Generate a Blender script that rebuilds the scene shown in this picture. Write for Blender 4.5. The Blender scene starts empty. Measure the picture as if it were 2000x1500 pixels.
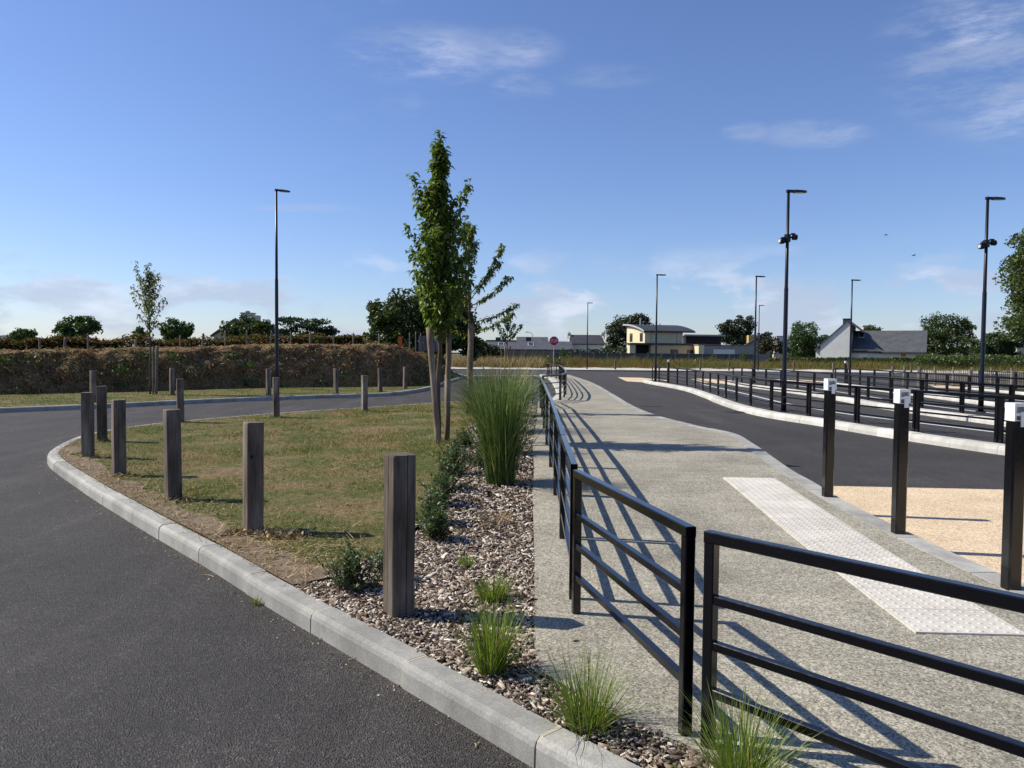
import bpy, bmesh, math, random
import numpy as np
from mathutils import Vector, Matrix, noise as mnoise
from mathutils.geometry import delaunay_2d_cdt

# ------------------------------------------------------------------ camera
F = 1502.0; PITCH = math.radians(2.3); ROLL = math.radians(0.5); H = 1.70
fw = np.array([0, math.cos(PITCH), -math.sin(PITCH)]); r0 = np.array([1., 0, 0]); u0 = np.cross(r0, fw)
rt = math.cos(ROLL) * r0 + math.sin(ROLL) * u0
up = -math.sin(ROLL) * r0 + math.cos(ROLL) * u0
CAM = np.array([0, 0, H])
S = bpy.context.scene
COL = S.collection
cd = bpy.data.cameras.new('camera'); cam = bpy.data.objects.new('camera', cd); COL.objects.link(cam)
cd.sensor_fit = 'HORIZONTAL'; cd.sensor_width = 36; cd.lens = F / 2000 * 36
cd.clip_start = 0.05; cd.clip_end = 6000
cam.matrix_world = Matrix(((rt[0], up[0], -fw[0], 0), (rt[1], up[1], -fw[1], 0), (rt[2], up[2], -fw[2], H), (0, 0, 0, 1)))
S.camera = cam

# ------------------------------------------------------------------ world, sun, exposure
SUN_EL = math.radians(43); SUN_AZ_VEC = np.array([-0.985, 0.17])     # towards the sun, in plan
sun_d = np.array([SUN_AZ_VEC[0] * math.cos(SUN_EL), SUN_AZ_VEC[1] * math.cos(SUN_EL), math.sin(SUN_EL)])
sun_d = sun_d / np.linalg.norm(sun_d)
W = bpy.data.worlds.new('World'); S.world = W; W.use_nodes = True
nt = W.node_tree; nt.nodes.clear()
def wn(t, **k):
    n = nt.nodes.new(t)
    for a, b in k.items(): setattr(n, a, b)
    return n
out = wn('ShaderNodeOutputWorld'); bg = wn('ShaderNodeBackground'); bg.inputs[1].default_value = 0.09
sky = wn('ShaderNodeTexSky', sky_type='NISHITA'); sky.sun_disc = False
sky.sun_elevation = SUN_EL; sky.sun_rotation = math.atan2(sun_d[0], sun_d[1])
sky.air_density = 1.0; sky.dust_density = 0.35; sky.ozone_density = 3.0; sky.altitude = 60
tc = wn('ShaderNodeTexCoord'); sep = wn('ShaderNodeSeparateXYZ'); nt.links.new(tc.outputs['Generated'], sep.inputs[0])
def wmath(op, a, b=None, c=None, clamp=False):
    n = wn('ShaderNodeMath', operation=op); n.use_clamp = clamp
    for i, v in enumerate((a, b, c)):
        if v is None: continue
        if isinstance(v, (int, float)): n.inputs[i].default_value = v
        else: nt.links.new(v, n.inputs[i])
    return n.outputs[0]
def wramp(v, a, b, lo=0., hi=1.):
    n = wn('ShaderNodeMapRange', interpolation_type='SMOOTHSTEP')
    nt.links.new(v, n.inputs[0]); n.inputs[1].default_value = a; n.inputs[2].default_value = b
    n.inputs[3].default_value = lo; n.inputs[4].default_value = hi
    return n.outputs[0]
def wnoise(scale_vec, scale, detail, rough, loc=(0, 0, 0)):
    m = wn('ShaderNodeMapping'); nt.links.new(tc.outputs['Generated'], m.inputs[0])
    m.inputs['Scale'].default_value = scale_vec; m.inputs['Location'].default_value = loc
    n = wn('ShaderNodeTexNoise'); nt.links.new(m.outputs[0], n.inputs['Vector'])
    n.inputs['Scale'].default_value = scale; n.inputs['Detail'].default_value = detail; n.inputs['Roughness'].default_value = rough
    return n.outputs[0]
Z = sep.outputs[2]
# low cumulus band above the horizon, all the way round
low = wmath('MULTIPLY', wramp(wnoise((1, 1, 2.3), 8.5, 6, .52, (3.9, 1.7, .4)), .485, .60), wramp(Z, .15, .07))
# thin high wisps
hi_ = wmath('MULTIPLY', wramp(wnoise((1, 1.0, 3.0), 7.5, 8, .62, (.6, 2.4, 5.2)), .57, .80), wramp(Z, .12, .2))
hi_ = wmath('MULTIPLY', hi_, wramp(wnoise((1, 1, 1.5), 2.6, 2, .5, (7.3, .2, 1.9)), .47, .62))
# the separate clouds the photograph shows, as patches of sky round their directions
def ray(px, py): return fw + (px - 1000) / F * rt - (py - 750) / F * up
patch = None
fray = wnoise((1, 1, 4.2), 9, 9, .68, (1, 4, 2))
for px, py, rx, ry, amp in ((830, 105, 190, 62, .36), (1000, 98, 110, 45, .35), (1020, 172, 70, 32, .36), (1585, 262, 110, 28, .32), (1460, 258, 55, 22, .3), (1985, 95, 200, 140, .5), (1990, 200, 130, 70, .4), (600, 406, 130, 9, .35), (1180, 148, 120, 25, .2)):
    d = ray(px, py); d = d / np.linalg.norm(d)
    dif = wn('ShaderNodeVectorMath', operation='SUBTRACT'); nt.links.new(tc.outputs['Generated'], dif.inputs[0]); dif.inputs[1].default_value = tuple(d)
    ex = rt; ey = np.cross(ex, d)
    def dot(v, s):
        n = wn('ShaderNodeVectorMath', operation='DOT_PRODUCT'); nt.links.new(dif.outputs[0], n.inputs[0]); n.inputs[1].default_value = tuple(v * s); return n.outputs['Value']
    a = dot(ex, F / rx); b = dot(ey, F / ry)
    rr = wmath('ADD', wmath('MULTIPLY', a, a), wmath('MULTIPLY', b, b))
    m = wmath('MULTIPLY', wramp(rr, 1.0, .0), amp)
    patch = m if patch is None else wmath('MAXIMUM', patch, m)
patch = wmath('MULTIPLY', patch, wramp(fray, .36, .66))
cov = wmath('MAXIMUM', wmath('MAXIMUM', wmath('MULTIPLY', low, .66), wmath('MULTIPLY', hi_, .22)), patch, clamp=True)
mixc = wn('ShaderNodeMix', data_type='RGBA'); nt.links.new(cov, mixc.inputs['Factor'])
# cloud colour: grey undersides, whiter tops
cc = wn('ShaderNodeMix', data_type='RGBA'); nt.links.new(wramp(wnoise((1, 1, 3.0), 7, 5, .55, (2, 8, 1)), .46, .66), cc.inputs['Factor'])
cc.inputs['A'].default_value = (4.3, 4.9, 6.3, 1); cc.inputs['B'].default_value = (7.0, 7.4, 8.6, 1)
skyh = wn('ShaderNodeMix', data_type='RGBA', blend_type='MULTIPLY'); skyh.inputs['Factor'].default_value = 1.0
nt.links.new(sky.outputs[0], skyh.inputs['A']); skyh.inputs['B'].default_value = (.90, .955, 1.20, 1)
nt.links.new(skyh.outputs['Result'], mixc.inputs['A']); nt.links.new(cc.outputs['Result'], mixc.inputs['B'])
nt.links.new(mixc.outputs['Result'], bg.inputs[0]); nt.links.new(bg.outputs[0], out.inputs[0])

ld = bpy.data.lights.new('sun', 'SUN'); ld.energy = 4.8; ld.angle = math.radians(.53); ld.color = (1, .93, .80)
sl = bpy.data.objects.new('sun', ld); COL.objects.link(sl); sl.location = (-20, 5, 30)
sl.rotation_euler = Vector(sun_d).to_track_quat('Z', 'Y').to_euler()
S.view_settings.view_transform = 'Standard'; S.view_settings.look = 'None'
S.view_settings.exposure = 0.4; S.view_settings.gamma = 1; S.view_settings.use_curve_mapping = False
S.cycles.use_denoising = True
S.cycles.max_bounces = 6; S.cycles.diffuse_bounces = 4; S.cycles.glossy_bounces = 2; S.cycles.transparent_max_bounces = 4

# ------------------------------------------------------------------ helpers
random.seed(7); RNG = np.random.default_rng(7)
def G(px, py, z=0.13):
    d = ray(px, py); t = (z - H) / d[2]; return CAM + t * d
def AT(px, py, Y):
    d = ray(px, py); return CAM + d * (Y / d[1])
def sstep(a, b, x):
    t = np.clip((np.asarray(x, float) - a) / (b - a), 0, 1); return t * t * (3 - 2 * t)
def hump(y): return sstep(5, 10.5, y) * (1 - sstep(14, 22, y))
def zq(y): return .13 + .10 * hump(y)                       # footway height
def zl(x, y): return .125 + .10 * hump(y) * sstep(-4.5, -.5, x)   # lawn / bed height

MATS = {}
def mat(name, color=(.5, .5, .5), rough=.8, spec=.3, metal=0., build=None):
    m = bpy.data.materials.new(name); m.use_nodes = True; t = m.node_tree
    b = t.nodes['Principled BSDF']
    b.inputs['Base Color'].default_value = (*color, 1); b.inputs['Roughness'].default_value = rough
    b.inputs['Specular IOR Level'].default_value = spec; b.inputs['Metallic'].default_value = metal
    if build: build(t, b)
    MATS[name] = m; return m
def N(t, typ, **k):
    n = t.nodes.new(typ)
    for a, b in k.items(): setattr(n, a, b)
    return n
def coords(t, scale=(1, 1, 1), obj=True):
    c = N(t, 'ShaderNodeTexCoord'); m = N(t, 'ShaderNodeMapping'); t.links.new(c.outputs['Object' if obj else 'Generated'], m.inputs[0])
    m.inputs['Scale'].default_value = scale; return m.outputs[0]
def wpos(t, scale=(1, 1, 1)):
    g = N(t, 'ShaderNodeNewGeometry'); m = N(t, 'ShaderNodeMapping'); t.links.new(g.outputs['Position'], m.inputs[0]); m.inputs['Scale'].default_value = scale; return m.outputs[0]
def nz(t, vec, scale, detail=3, rough=.55):
    n = N(t, 'ShaderNodeTexNoise'); t.links.new(vec, n.inputs['Vector']); n.inputs['Scale'].default_value = scale
    n.inputs['Detail'].default_value = detail; n.inputs['Roughness'].default_value = rough; return n.outputs[0]
def vor(t, vec, scale, out='Color', feature='F1'):
    n = N(t, 'ShaderNodeTexVoronoi', feature=feature); t.links.new(vec, n.inputs['Vector']); n.inputs['Scale'].default_value = scale; return n.outputs[out]
def ramp(t, v, stops, interp='LINEAR'):
    n = N(t, 'ShaderNodeValToRGB'); t.links.new(v, n.inputs[0]); e = n.color_ramp.elements; n.color_ramp.interpolation = interp
    while len(e) < len(stops): e.new(.5)
    for i, (p, c) in enumerate(stops): e[i].position = p; e[i].color = (*c, 1) if len(c) == 3 else c
    return n.outputs[0]
def mixc_(t, f, a, b, blend='MIX'):
    n = N(t, 'ShaderNodeMix', data_type='RGBA', blend_type=blend)
    if isinstance(f, (int, float)): n.inputs['Factor'].default_value = f
    else: t.links.new(f, n.inputs['Factor'])
    for k, v in (('A', a), ('B', b)):
        if isinstance(v, tuple): n.inputs[k].default_value = (*v, 1)
        else: t.links.new(v, n.inputs[k])
    return n.outputs['Result']
def bump(t, b, v, strength=.4, dist=.01):
    n = N(t, 'ShaderNodeBump'); t.links.new(v, n.inputs['Height']); n.inputs['Strength'].default_value = strength; n.inputs['Distance'].default_value = dist
    t.links.new(n.outputs[0], b.inputs['Normal'])
def mathn(t, op, a, b):
    n = N(t, 'ShaderNodeMath', operation=op)
    for i, v in enumerate((a, b)):
        if isinstance(v, (int, float)): n.inputs[i].default_value = v
        else: t.links.new(v, n.inputs[i])
    return n.outputs[0]
def gray(v): return (v, v, v)

def b_asphalt(t, b):
    p = wpos(t)
    fine = vor(t, p, 130, 'Distance'); col = vor(t, p, 130)
    sp = N(t, 'ShaderNodeSeparateColor'); t.links.new(col, sp.inputs[0])
    c = ramp(t, sp.outputs[0], [(0, (.028, .025, .0225)), (.6, (.058, .0515, .0465)), (.93, (.088, .079, .070)), (1, (.15, .145, .14))])
    big = ramp(t, nz(t, wpos(t, (1, 1.6, 1)), .55, 5, .6), [(.3, gray(.78)), (.7, gray(1.16))])
    mid = ramp(t, nz(t, p, 9, 3), [(.3, gray(.88)), (.7, gray(1.1))])
    streak = ramp(t, nz(t, wpos(t, (1.6, .16, 1)), 1.0, 4, .6), [(.40, gray(.9)), (.55, gray(1.0)), (.74, gray(1.45))])
    c = mixc_(t, 1., mixc_(t, 1., mixc_(t, 1., c, big, 'MULTIPLY'), mid, 'MULTIPLY'), streak, 'MULTIPLY')
    t.links.new(c, b.inputs['Base Color']); bump(t, b, mathn(t, 'ADD', fine, mathn(t, 'MULTIPLY', nz(t, p, 45, 3, .6), 1.2)), .9, .012)
mat('asphalt', rough=.78, spec=.35, build=b_asphalt)
def b_conc(t, b):
    p = wpos(t)
    sp = N(t, 'ShaderNodeSeparateColor'); t.links.new(vor(t, p, 170), sp.inputs[0])
    sp2 = N(t, 'ShaderNodeSeparateColor'); t.links.new(vor(t, p, 80), sp2.inputs[0])
    v = mathn(t, 'ADD', mathn(t, 'MULTIPLY', sp.outputs[0], .6), mathn(t, 'MULTIPLY', sp2.outputs[1], .4))
    c = ramp(t, v, [(.1, (.10, .092, .075)), (.4, (.255, .235, .185)), (.66, (.365, .34, .27)), (.95, (.58, .545, .45))])
    big = ramp(t, nz(t, p, 1.1, 7, .68), [(.32, gray(.74)), (.62, gray(1.12))])
    band = ramp(t, nz(t, wpos(t, (.6, 7, 1)), 1.2, 4, .6), [(.3, gray(.9)), (.7, gray(1.08))])
    c = mixc_(t, 1., mixc_(t, 1., c, big, 'MULTIPLY'), band, 'MULTIPLY')
    t.links.new(c, b.inputs['Base Color']); bump(t, b, v, .35, .006)
mat('aggregate_concrete', rough=.9, spec=.2, build=b_conc)
def b_kerb(c0, c1, stain=.75):
    def f(t, b):
        p = wpos(t)
        c = ramp(t, nz(t, p, 4, 6, .65), [(.3, c0), (.7, c1)])
        sp = ramp(t, nz(t, p, 90, 2), [(.35, gray(.86)), (.65, gray(1.08))])
        st = ramp(t, nz(t, wpos(t, (1, 1, .4)), 1.7, 5, .7), [(.38, gray(stain)), (.55, gray(1.0))])
        oi = N(t, 'ShaderNodeObjectInfo')
        ob = ramp(t, oi.outputs['Random'], [(0, gray(.86)), (1, gray(1.1))])
        t.links.new(mixc_(t, 1., mixc_(t, 1., mixc_(t, 1., c, sp, 'MULTIPLY'), st, 'MULTIPLY'), ob, 'MULTIPLY'), b.inputs['Base Color']); bump(t, b, nz(t, p, 120, 3), .25, .004)
    return f
mat('kerb_concrete', rough=.85, spec=.25, build=b_kerb((.30, .295, .27), (.42, .41, .375)))
mat('kerb_stone_light', rough=.85, spec=.25, build=b_kerb((.47, .46, .42), (.62, .61, .56), .85))
mat('joint_mortar', (.42, .38, .29), .95, .1)
def b_resin(t, b):
    p = wpos(t); sp = N(t, 'ShaderNodeSeparateColor'); t.links.new(vor(t, p, 95), sp.inputs[0])
    c = ramp(t, sp.outputs[0], [(.05, (.38, .27, .16)), (.45, (.62, .47, .30)), (.9, (.76, .64, .46))])
    t.links.new(mixc_(t, 1., c, ramp(t, nz(t, p, 1.3, 4), [(.3, gray(.88)), (.7, gray(1.08))]), 'MULTIPLY'), b.inputs['Base Color']); bump(t, b, vor(t, p, 95, 'Distance'), .5, .008)
mat('beige_resin', rough=.85, spec=.25, build=b_resin)
mat('road_paint', (.62, .62, .60), .7, .3, build=lambda t, b: t.links.new(ramp(t, nz(t, wpos(t), 14, 5, .7), [(.33, gray(.38)), (.55, gray(.68))]), b.inputs['Base Color']))
def b_tact(t, b):
    p = wpos(t)
    c = ramp(t, nz(t, p, 3, 6, .65), [(.3, (.47, .44, .385)), (.65, (.62, .59, .525))])
    oi = N(t, 'ShaderNodeObjectInfo'); c = mixc_(t, 1., c, ramp(t, oi.outputs['Random'], [(0, gray(.9)), (1, gray(1.04))]), 'MULTIPLY')
    c = mixc_(t, 1., c, ramp(t, nz(t, p, 22, 5, .7), [(.3, (.72, .70, .66)), (.46, gray(1.))]), 'MULTIPLY')
    t.links.new(c, b.inputs['Base Color'])
mat('tactile_white', rough=.75, spec=.3, build=b_tact)
def b_lawn(t, b):
    p = wpos(t)
    g = nz(t, p, .95, 6, .66); f = mixc_(t, .5, nz(t, p, 16, 4, .7), nz(t, p, 60, 3, .7))
    c = ramp(t, g, [(.34, (.23, .16, .095)), (.44, (.20, .155, .075)), (.53, (.12, .125, .043)), (.68, (.075, .10, .03))])
    t.links.new(mixc_(t, 1., c, ramp(t, f, [(.36, gray(.35)), (.64, gray(1.6))]), 'MULTIPLY'), b.inputs['Base Color']); bump(t, b, f, 1.0, .05)
mat('lawn_soil', rough=.95, spec=.1, build=b_lawn)
def b_dry(t, b):
    p = wpos(t); c = ramp(t, nz(t, p, .35, 5, .6), [(.3, (.11, .085, .04)), (.6, (.10, .10, .035)), (.8, (.06, .085, .025))])
    t.links.new(c, b.inputs['Base Color'])
mat('dry_ground', rough=.95, spec=.1, build=b_dry)
def b_bank(t, b):
    p = wpos(t); f = nz(t, p, 14, 6, .7)
    c = ramp(t, nz(t, p, 1.0, 5, .65), [(.3, (.11, .07, .04)), (.46, (.25, .165, .095)), (.62, (.14, .13, .055)), (.8, (.36, .26, .16))])
    t.links.new(mixc_(t, 1., c, ramp(t, f, [(.3, gray(.5)), (.7, gray(1.5))]), 'MULTIPLY'), b.inputs['Base Color']); bump(t, b, f, 1.0, .08)
mat('bank_soil', rough=.95, spec=.05, build=b_bank)
mat('mulch_soil', rough=.95, spec=.1, build=lambda t, b: t.links.new(ramp(t, nz(t, wpos(t), 40, 4, .7), [(.3, (.02, .014, .01)), (.7, (.09, .065, .048))]), b.inputs['Base Color']))
def isl(stops, rough=.8, spec=.2, transl=0., noise_mul=None):
    def f(t, b):
        g = N(t, 'ShaderNodeNewGeometry')
        c = ramp(t, g.outputs['Random Per Island'], stops)
        if noise_mul:
            c = mixc_(t, 1., c, ramp(t, nz(t, wpos(t), noise_mul[0], 4, .6), [(.3, noise_mul[1]), (.7, noise_mul[2])]), 'MULTIPLY')
        t.links.new(c, b.inputs['Base Color'])
        if transl:
            tr = N(t, 'ShaderNodeBsdfTranslucent'); t.links.new(mixc_(t, 1., c, (1.25, 1.2, .55), 'MULTIPLY'), tr.inputs['Color'])
            ms = N(t, 'ShaderNodeMixShader'); ms.inputs[0].default_value = transl
            t.links.new(b.outputs[0], ms.inputs[1]); t.links.new(tr.outputs[0], ms.inputs[2])
            t.links.new(ms.outputs[0], t.nodes['Material Output'].inputs[0])
    return f
mat('bark_chip', rough=.85, spec=.2, build=isl([(0, (.035, .025, .018)), (.3, (.13, .095, .07)), (.55, (.26, .20, .15)), (.78, (.43, .36, .29)), (1, (.70, .64, .56))]))
mat('lawn_blade', rough=.7, spec=.2, build=isl([(0, (.40, .31, .17)), (.25, (.27, .22, .10)), (.5, (.15, .165, .052)), (1, (.075, .125, .028))], transl=.2, noise_mul=(.85, (1.55, 1.06, 1.1), (.52, .86, .45))))
mat('verge_blade', rough=.7, spec=.2, build=isl([(0, (.20, .19, .07)), (.4, (.12, .165, .038)), (1, (.08, .14, .028))], transl=.2))
mat('straw', rough=.75, spec=.25, build=isl([(0, (.20, .125, .06)), (.5, (.36, .26, .13)), (1, (.52, .41, .25))]))
mat('dead_bracken', rough=.85, spec=.1, build=isl([(0, (.07, .04, .022)), (.3, (.22, .12, .06)), (.65, (.36, .21, .105)), (.88, (.22, .19, .08)), (1, (.52, .38, .22))], transl=.2))
mat('fern_hedge', rough=.8, spec=.1, build=isl([(0, (.07, .038, .018)), (.35, (.18, .095, .04)), (.58, (.14, .11, .038)), (.8, (.085, .11, .03)), (1, (.06, .10, .026))], transl=.15))
mat('weed_leaf', rough=.6, spec=.3, build=isl([(0, (.04, .08, .018)), (1, (.09, .15, .03))], transl=.25))
mat('miscanthus', rough=.5, spec=.4, build=isl([(0, (.04, .085, .018)), (.5, (.08, .14, .03)), (.85, (.16, .215, .06)), (1, (.36, .34, .16))], transl=.25))
mat('sedge', rough=.5, spec=.4, build=isl([(0, (.08, .14, .018)), (.55, (.16, .24, .032)), (.88, (.25, .30, .07)), (1, (.42, .36, .16))], transl=.3))
mat('reed_dry', rough=.7, spec=.2, build=isl([(0, (.16, .115, .05)), (.5, (.30, .225, .11)), (1, (.44, .35, .2))], transl=.2))
mat('meadow_blade', rough=.8, spec=.1, build=isl([(0, (.12, .08, .04)), (.3, (.22, .165, .075)), (.6, (.22, .19, .075)), (.82, (.12, .14, .045)), (1, (.33, .26, .14))], transl=.15, noise_mul=(.16, (1.15, .9, .8), (.7, .95, .7))))
def leafm(n, a, b_, c, tr=.3): mat(n, rough=.45, spec=.4, build=isl([(0, a), (.5, b_), (1, c)], transl=tr))
leafm('leaf_pear', (.05, .10, .016), (.10, .165, .026), (.19, .25, .055), .42)
leafm('leaf_cherry', (.06, .10, .02), (.12, .165, .036), (.22, .24, .07), .42)
leafm('leaf_pale', (.075, .11, .035), (.13, .17, .06), (.22, .25, .10), .45)
leafm('leaf_shrub', (.035, .07, .022), (.065, .115, .034), (.11, .165, .055), .25)
leafm('leaf_oak', (.02, .04, .01), (.045, .075, .018), (.085, .115, .03), .28)
leafm('leaf_dark', (.012, .022, .008), (.026, .042, .014), (.05, .07, .024), .2)
leafm('leaf_mid', (.024, .055, .014), (.05, .095, .022), (.075, .13, .032), .28)
leafm('leaf_light', (.04, .065, .018), (.075, .11, .028), (.12, .155, .05), .3)
leafm('leaf_conifer', (.018, .04, .018), (.034, .064, .028), (.055, .09, .036), .15)
leafm('leaf_russet', (.04, .022, .012), (.06, .05, .018), (.05, .07, .022), .2)
def b_wood(c0, c1, c2, sc=1.):
    def f(t, b):
        oi = N(t, 'ShaderNodeObjectInfo')
        c = N(t, 'ShaderNodeTexCoord'); add = N(t, 'ShaderNodeVectorMath', operation='ADD'); t.links.new(c.outputs['Object'], add.inputs[0])
        mul = N(t, 'ShaderNodeVectorMath', operation='SCALE'); t.links.new(oi.outputs['Location'], mul.inputs[0]); mul.inputs['Scale'].default_value = 3.7
        t.links.new(mul.outputs[0], add.inputs[1])
        def mp(s):
            m = N(t, 'ShaderNodeMapping'); t.links.new(add.outputs[0], m.inputs[0]); m.inputs['Scale'].default_value = s; return m.outputs[0]
        gr = nz(t, mp((1, 1, .05)), 70 * sc, 5, .65); la = nz(t, mp((1, 1, .25)), 6 * sc, 4, .6)
        col = ramp(t, la, [(.28, c0), (.5, c1), (.72, c2)])
        col = mixc_(t, 1., col, ramp(t, gr, [(.3, gray(.6)), (.5, gray(1.0)), (.7, gray(1.25))]), 'MULTIPLY')
        ob = ramp(t, oi.outputs['Random'], [(0, gray(.8)), (1, gray(1.2))])
        t.links.new(mixc_(t, 1., col, ob, 'MULTIPLY'), b.inputs['Base Color']); bump(t, b, gr, .55, .006)
    return f
mat('weathered_timber', rough=.85, spec=.15, build=b_wood((.064, .048, .036), (.15, .12, .095), (.28, .24, .20)))
mat('stake_wood', rough=.85, spec=.15, build=b_wood((.09, .06, .04), (.18, .132, .092), (.30, .24, .18)))
mat('grey_stake', rough=.85, spec=.15, build=b_wood((.11, .095, .08), (.18, .16, .135), (.26, .235, .2)))
mat('tree_bark', rough=.9, spec=.1, build=b_wood((.06, .04, .028), (.12, .085, .06), (.2, .15, .11)))
mat('cherry_bark', rough=.6, spec=.3, build=b_wood((.06, .026, .016), (.11, .05, .03), (.17, .09, .06)))
mat('black_paint', (.002, .0022, .004), .16, .55, build=lambda t, b: (t.links.new(ramp(t, nz(t, wpos(t), 35, 4), [(.3, gray(.12)), (.7, gray(.2))]), b.inputs['Roughness'])))
mat('lamp_paint', (.003, .0035, .008), .38, .4)
mat('white_plastic', (.80, .80, .78), .35, .5)
mat('led_lens', (.55, .55, .5), .2, .6)
mat('galvanised', (.42, .43, .44), .5, .5, .6)
mat('sign_red', (.42, .012, .018), .4, .5); mat('sign_white', (.78, .78, .76), .45, .5)
mat('dark_grate', (.035, .033, .032), .6, .4, .3)
def b_slate(c0, c1):
    def f(t, b):
        p = wpos(t, (1, 1, 1)); c = ramp(t, nz(t, p, 1.4, 6, .7), [(.3, c0), (.7, c1)])
        br = ramp(t, nz(t, wpos(t, (.6, .6, 5)), 3.5, 3, .6), [(.35, gray(.85)), (.65, gray(1.12))])
        t.links.new(mixc_(t, 1., c, br, 'MULTIPLY'), b.inputs['Base Color'])
    return f
mat('slate_roof', rough=.6, spec=.35, build=b_slate((.055, .058, .066), (.105, .108, .118)))
mat('slate_dark', rough=.65, spec=.3, build=b_slate((.03, .032, .04), (.055, .058, .068)))
def b_wall(c, v=.12):
    def f(t, b):
        p = wpos(t); a = ramp(t, nz(t, p, .8, 6, .65), [(.3, tuple(x * (1 - v) for x in c)), (.7, tuple(x * (1 + v * .5) for x in c))])
        t.links.new(a, b.inputs['Base Color'])
    return f
for n_, c_ in (('cream_wall', (.66, .58, .38)), ('white_wall', (.66, .66, .63)), ('beige_wall', (.52, .43, .29)), ('grey_wall', (.30, .285, .26)), ('stone_yellow', (.50, .37, .14)), ('dark_cladding', (.055, .045, .043)), ('fence_slate', (.085, .09, .095)), ('fence_tan', (.20, .165, .12)), ('chimney_cream', (.55, .50, .40)), ('zinc', (.38, .40, .43)), ('concrete_old', (.30, .285, .25))):
    mat(n_, rough=.85, spec=.2, build=b_wall(c_))
mat('window_frame', (.08, .03, .025), .5, .4); mat('window_glass', (.02, .025, .03), .08, .6); mat('frame_white', (.7, .7, .68), .5, .4)
mat('orange_board', (.45, .2, .05), .7, .3); mat('painted_hollow_dark', (.012, .012, .013), .8, .2)  # near-black stands in for the darkness inside the porch and knot hole
mat('orange_barrier', (.6, .1, .03), .6, .3); mat('bird_dark', (.03, .03, .035), .8, .2)
mat('gravel_white', rough=.9, spec=.2, build=lambda t, b: t.links.new(ramp(t, nz(t, wpos(t), 6, 5, .7), [(.3, (.34, .31, .26)), (.7, (.66, .63, .56))]), b.inputs['Base Color']))
mat('soil_bare', rough=.95, spec=.1, build=lambda t, b: t.links.new(ramp(t, nz(t, wpos(t), 5, 5, .7), [(.3, (.10, .075, .05)), (.7, (.22, .17, .12))]), b.inputs['Base Color']))

class MB:
    def __init__(s): s.v = []; s.f = []
    def add(s, vs, fs):
        k = len(s.v); s.v.extend([tuple(float(c) for c in v) for v in vs]); s.f.extend([tuple(i + k for i in f) for f in fs]); return s
    def box(s, c, size, rz=0., tilt=None):
        hx, hy, hz = [a / 2 for a in size]; ca, sa = math.cos(rz), math.sin(rz)
        vs = []
        for z in (-hz, hz):
            for x, y in ((-hx, -hy), (hx, -hy), (hx, hy), (-hx, hy)):
                vs.append((c[0] + x * ca - y * sa, c[1] + x * sa + y * ca, c[2] + z))
        return s.add(vs, [(3, 2, 1, 0), (4, 5, 6, 7), (0, 1, 5, 4), (1, 2, 6, 5), (2, 3, 7, 6), (3, 0, 4, 7)])
    def prism(s, poly, axis_pts):            # poly: list of 3D points, second list the opposite face
        n = len(poly)
        return s.add(list(poly) + list(axis_pts), [tuple(range(n))[::-1], tuple(range(n, 2 * n))] + [(i, (i + 1) % n, n + (i + 1) % n, n + i) for i in range(n)])
    def bar(s, a, b, w, h, bev=.0):          # box bar between two points, w across, h vertical-ish, small chamfer
        a = np.array(a, float); b = np.array(b, float); d = b - a; d /= np.linalg.norm(d)
        sd = np.cross(d, (0, 0, 1)); ln = np.linalg.norm(sd)
        if ln < 1e-4: sd = np.array([1., 0, 0])
        else: sd /= ln
        u = np.cross(sd, d); c = bev
        if c: prof = [(-w/2 + c, -h/2), (w/2 - c, -h/2), (w/2, -h/2 + c), (w/2, h/2 - c), (w/2 - c, h/2), (-w/2 + c, h/2), (-w/2, h/2 - c), (-w/2, -h/2 + c)]
        else: prof = [(-w/2, -h/2), (w/2, -h/2), (w/2, h/2), (-w/2, h/2)]
        return s.prism([a + sd * x + u * y for x, y in prof], [b + sd * x + u * y for x, y in prof])
    def tube(s, pts, radii, n=8, cap=True):
        pts = [np.array(p, float) for p in pts]; vs = []; fs = []
        for i, p in enumerate(pts):
            d = pts[min(i + 1, len(pts) - 1)] - pts[max(i - 1, 0)]; d /= max(np.linalg.norm(d), 1e-9)
            a = np.cross(d, (0, 1, 0)) if abs(d[1]) < .9 else np.cross(d, (1, 0, 0)); a /= np.linalg.norm(a); b = np.cross(d, a)
            for k in range(n):
                an = 2 * math.pi * k / n; vs.append(p + radii[i] * (a * math.cos(an) + b * math.sin(an)))
        for i in range(len(pts) - 1):
            for k in range(n):
                fs.append((i * n + k, i * n + (k + 1) % n, (i + 1) * n + (k + 1) % n, (i + 1) * n + k))
        if cap: fs.append(tuple(range(n))[::-1]); fs.append(tuple(range((len(pts) - 1) * n, len(pts) * n)))
        return s.add(vs, fs)
    def build(s, name, m, parent=None, smooth=False, loc=None):
        me = bpy.data.meshes.new(name); me.from_pydata(s.v, [], s.f); me.update()
        if smooth: me.polygons.foreach_set('use_smooth', [True] * len(me.polygons))
        return link(name, me, m, parent, loc)
def link(name, me, m, parent=None, loc=None):
    if m and not me.materials: me.materials.append(MATS[m])
    o = bpy.data.objects.new(name, me); COL.objects.link(o)
    if parent is not None: o.parent = parent
    if loc is not None: o.location = loc
    return o
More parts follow.
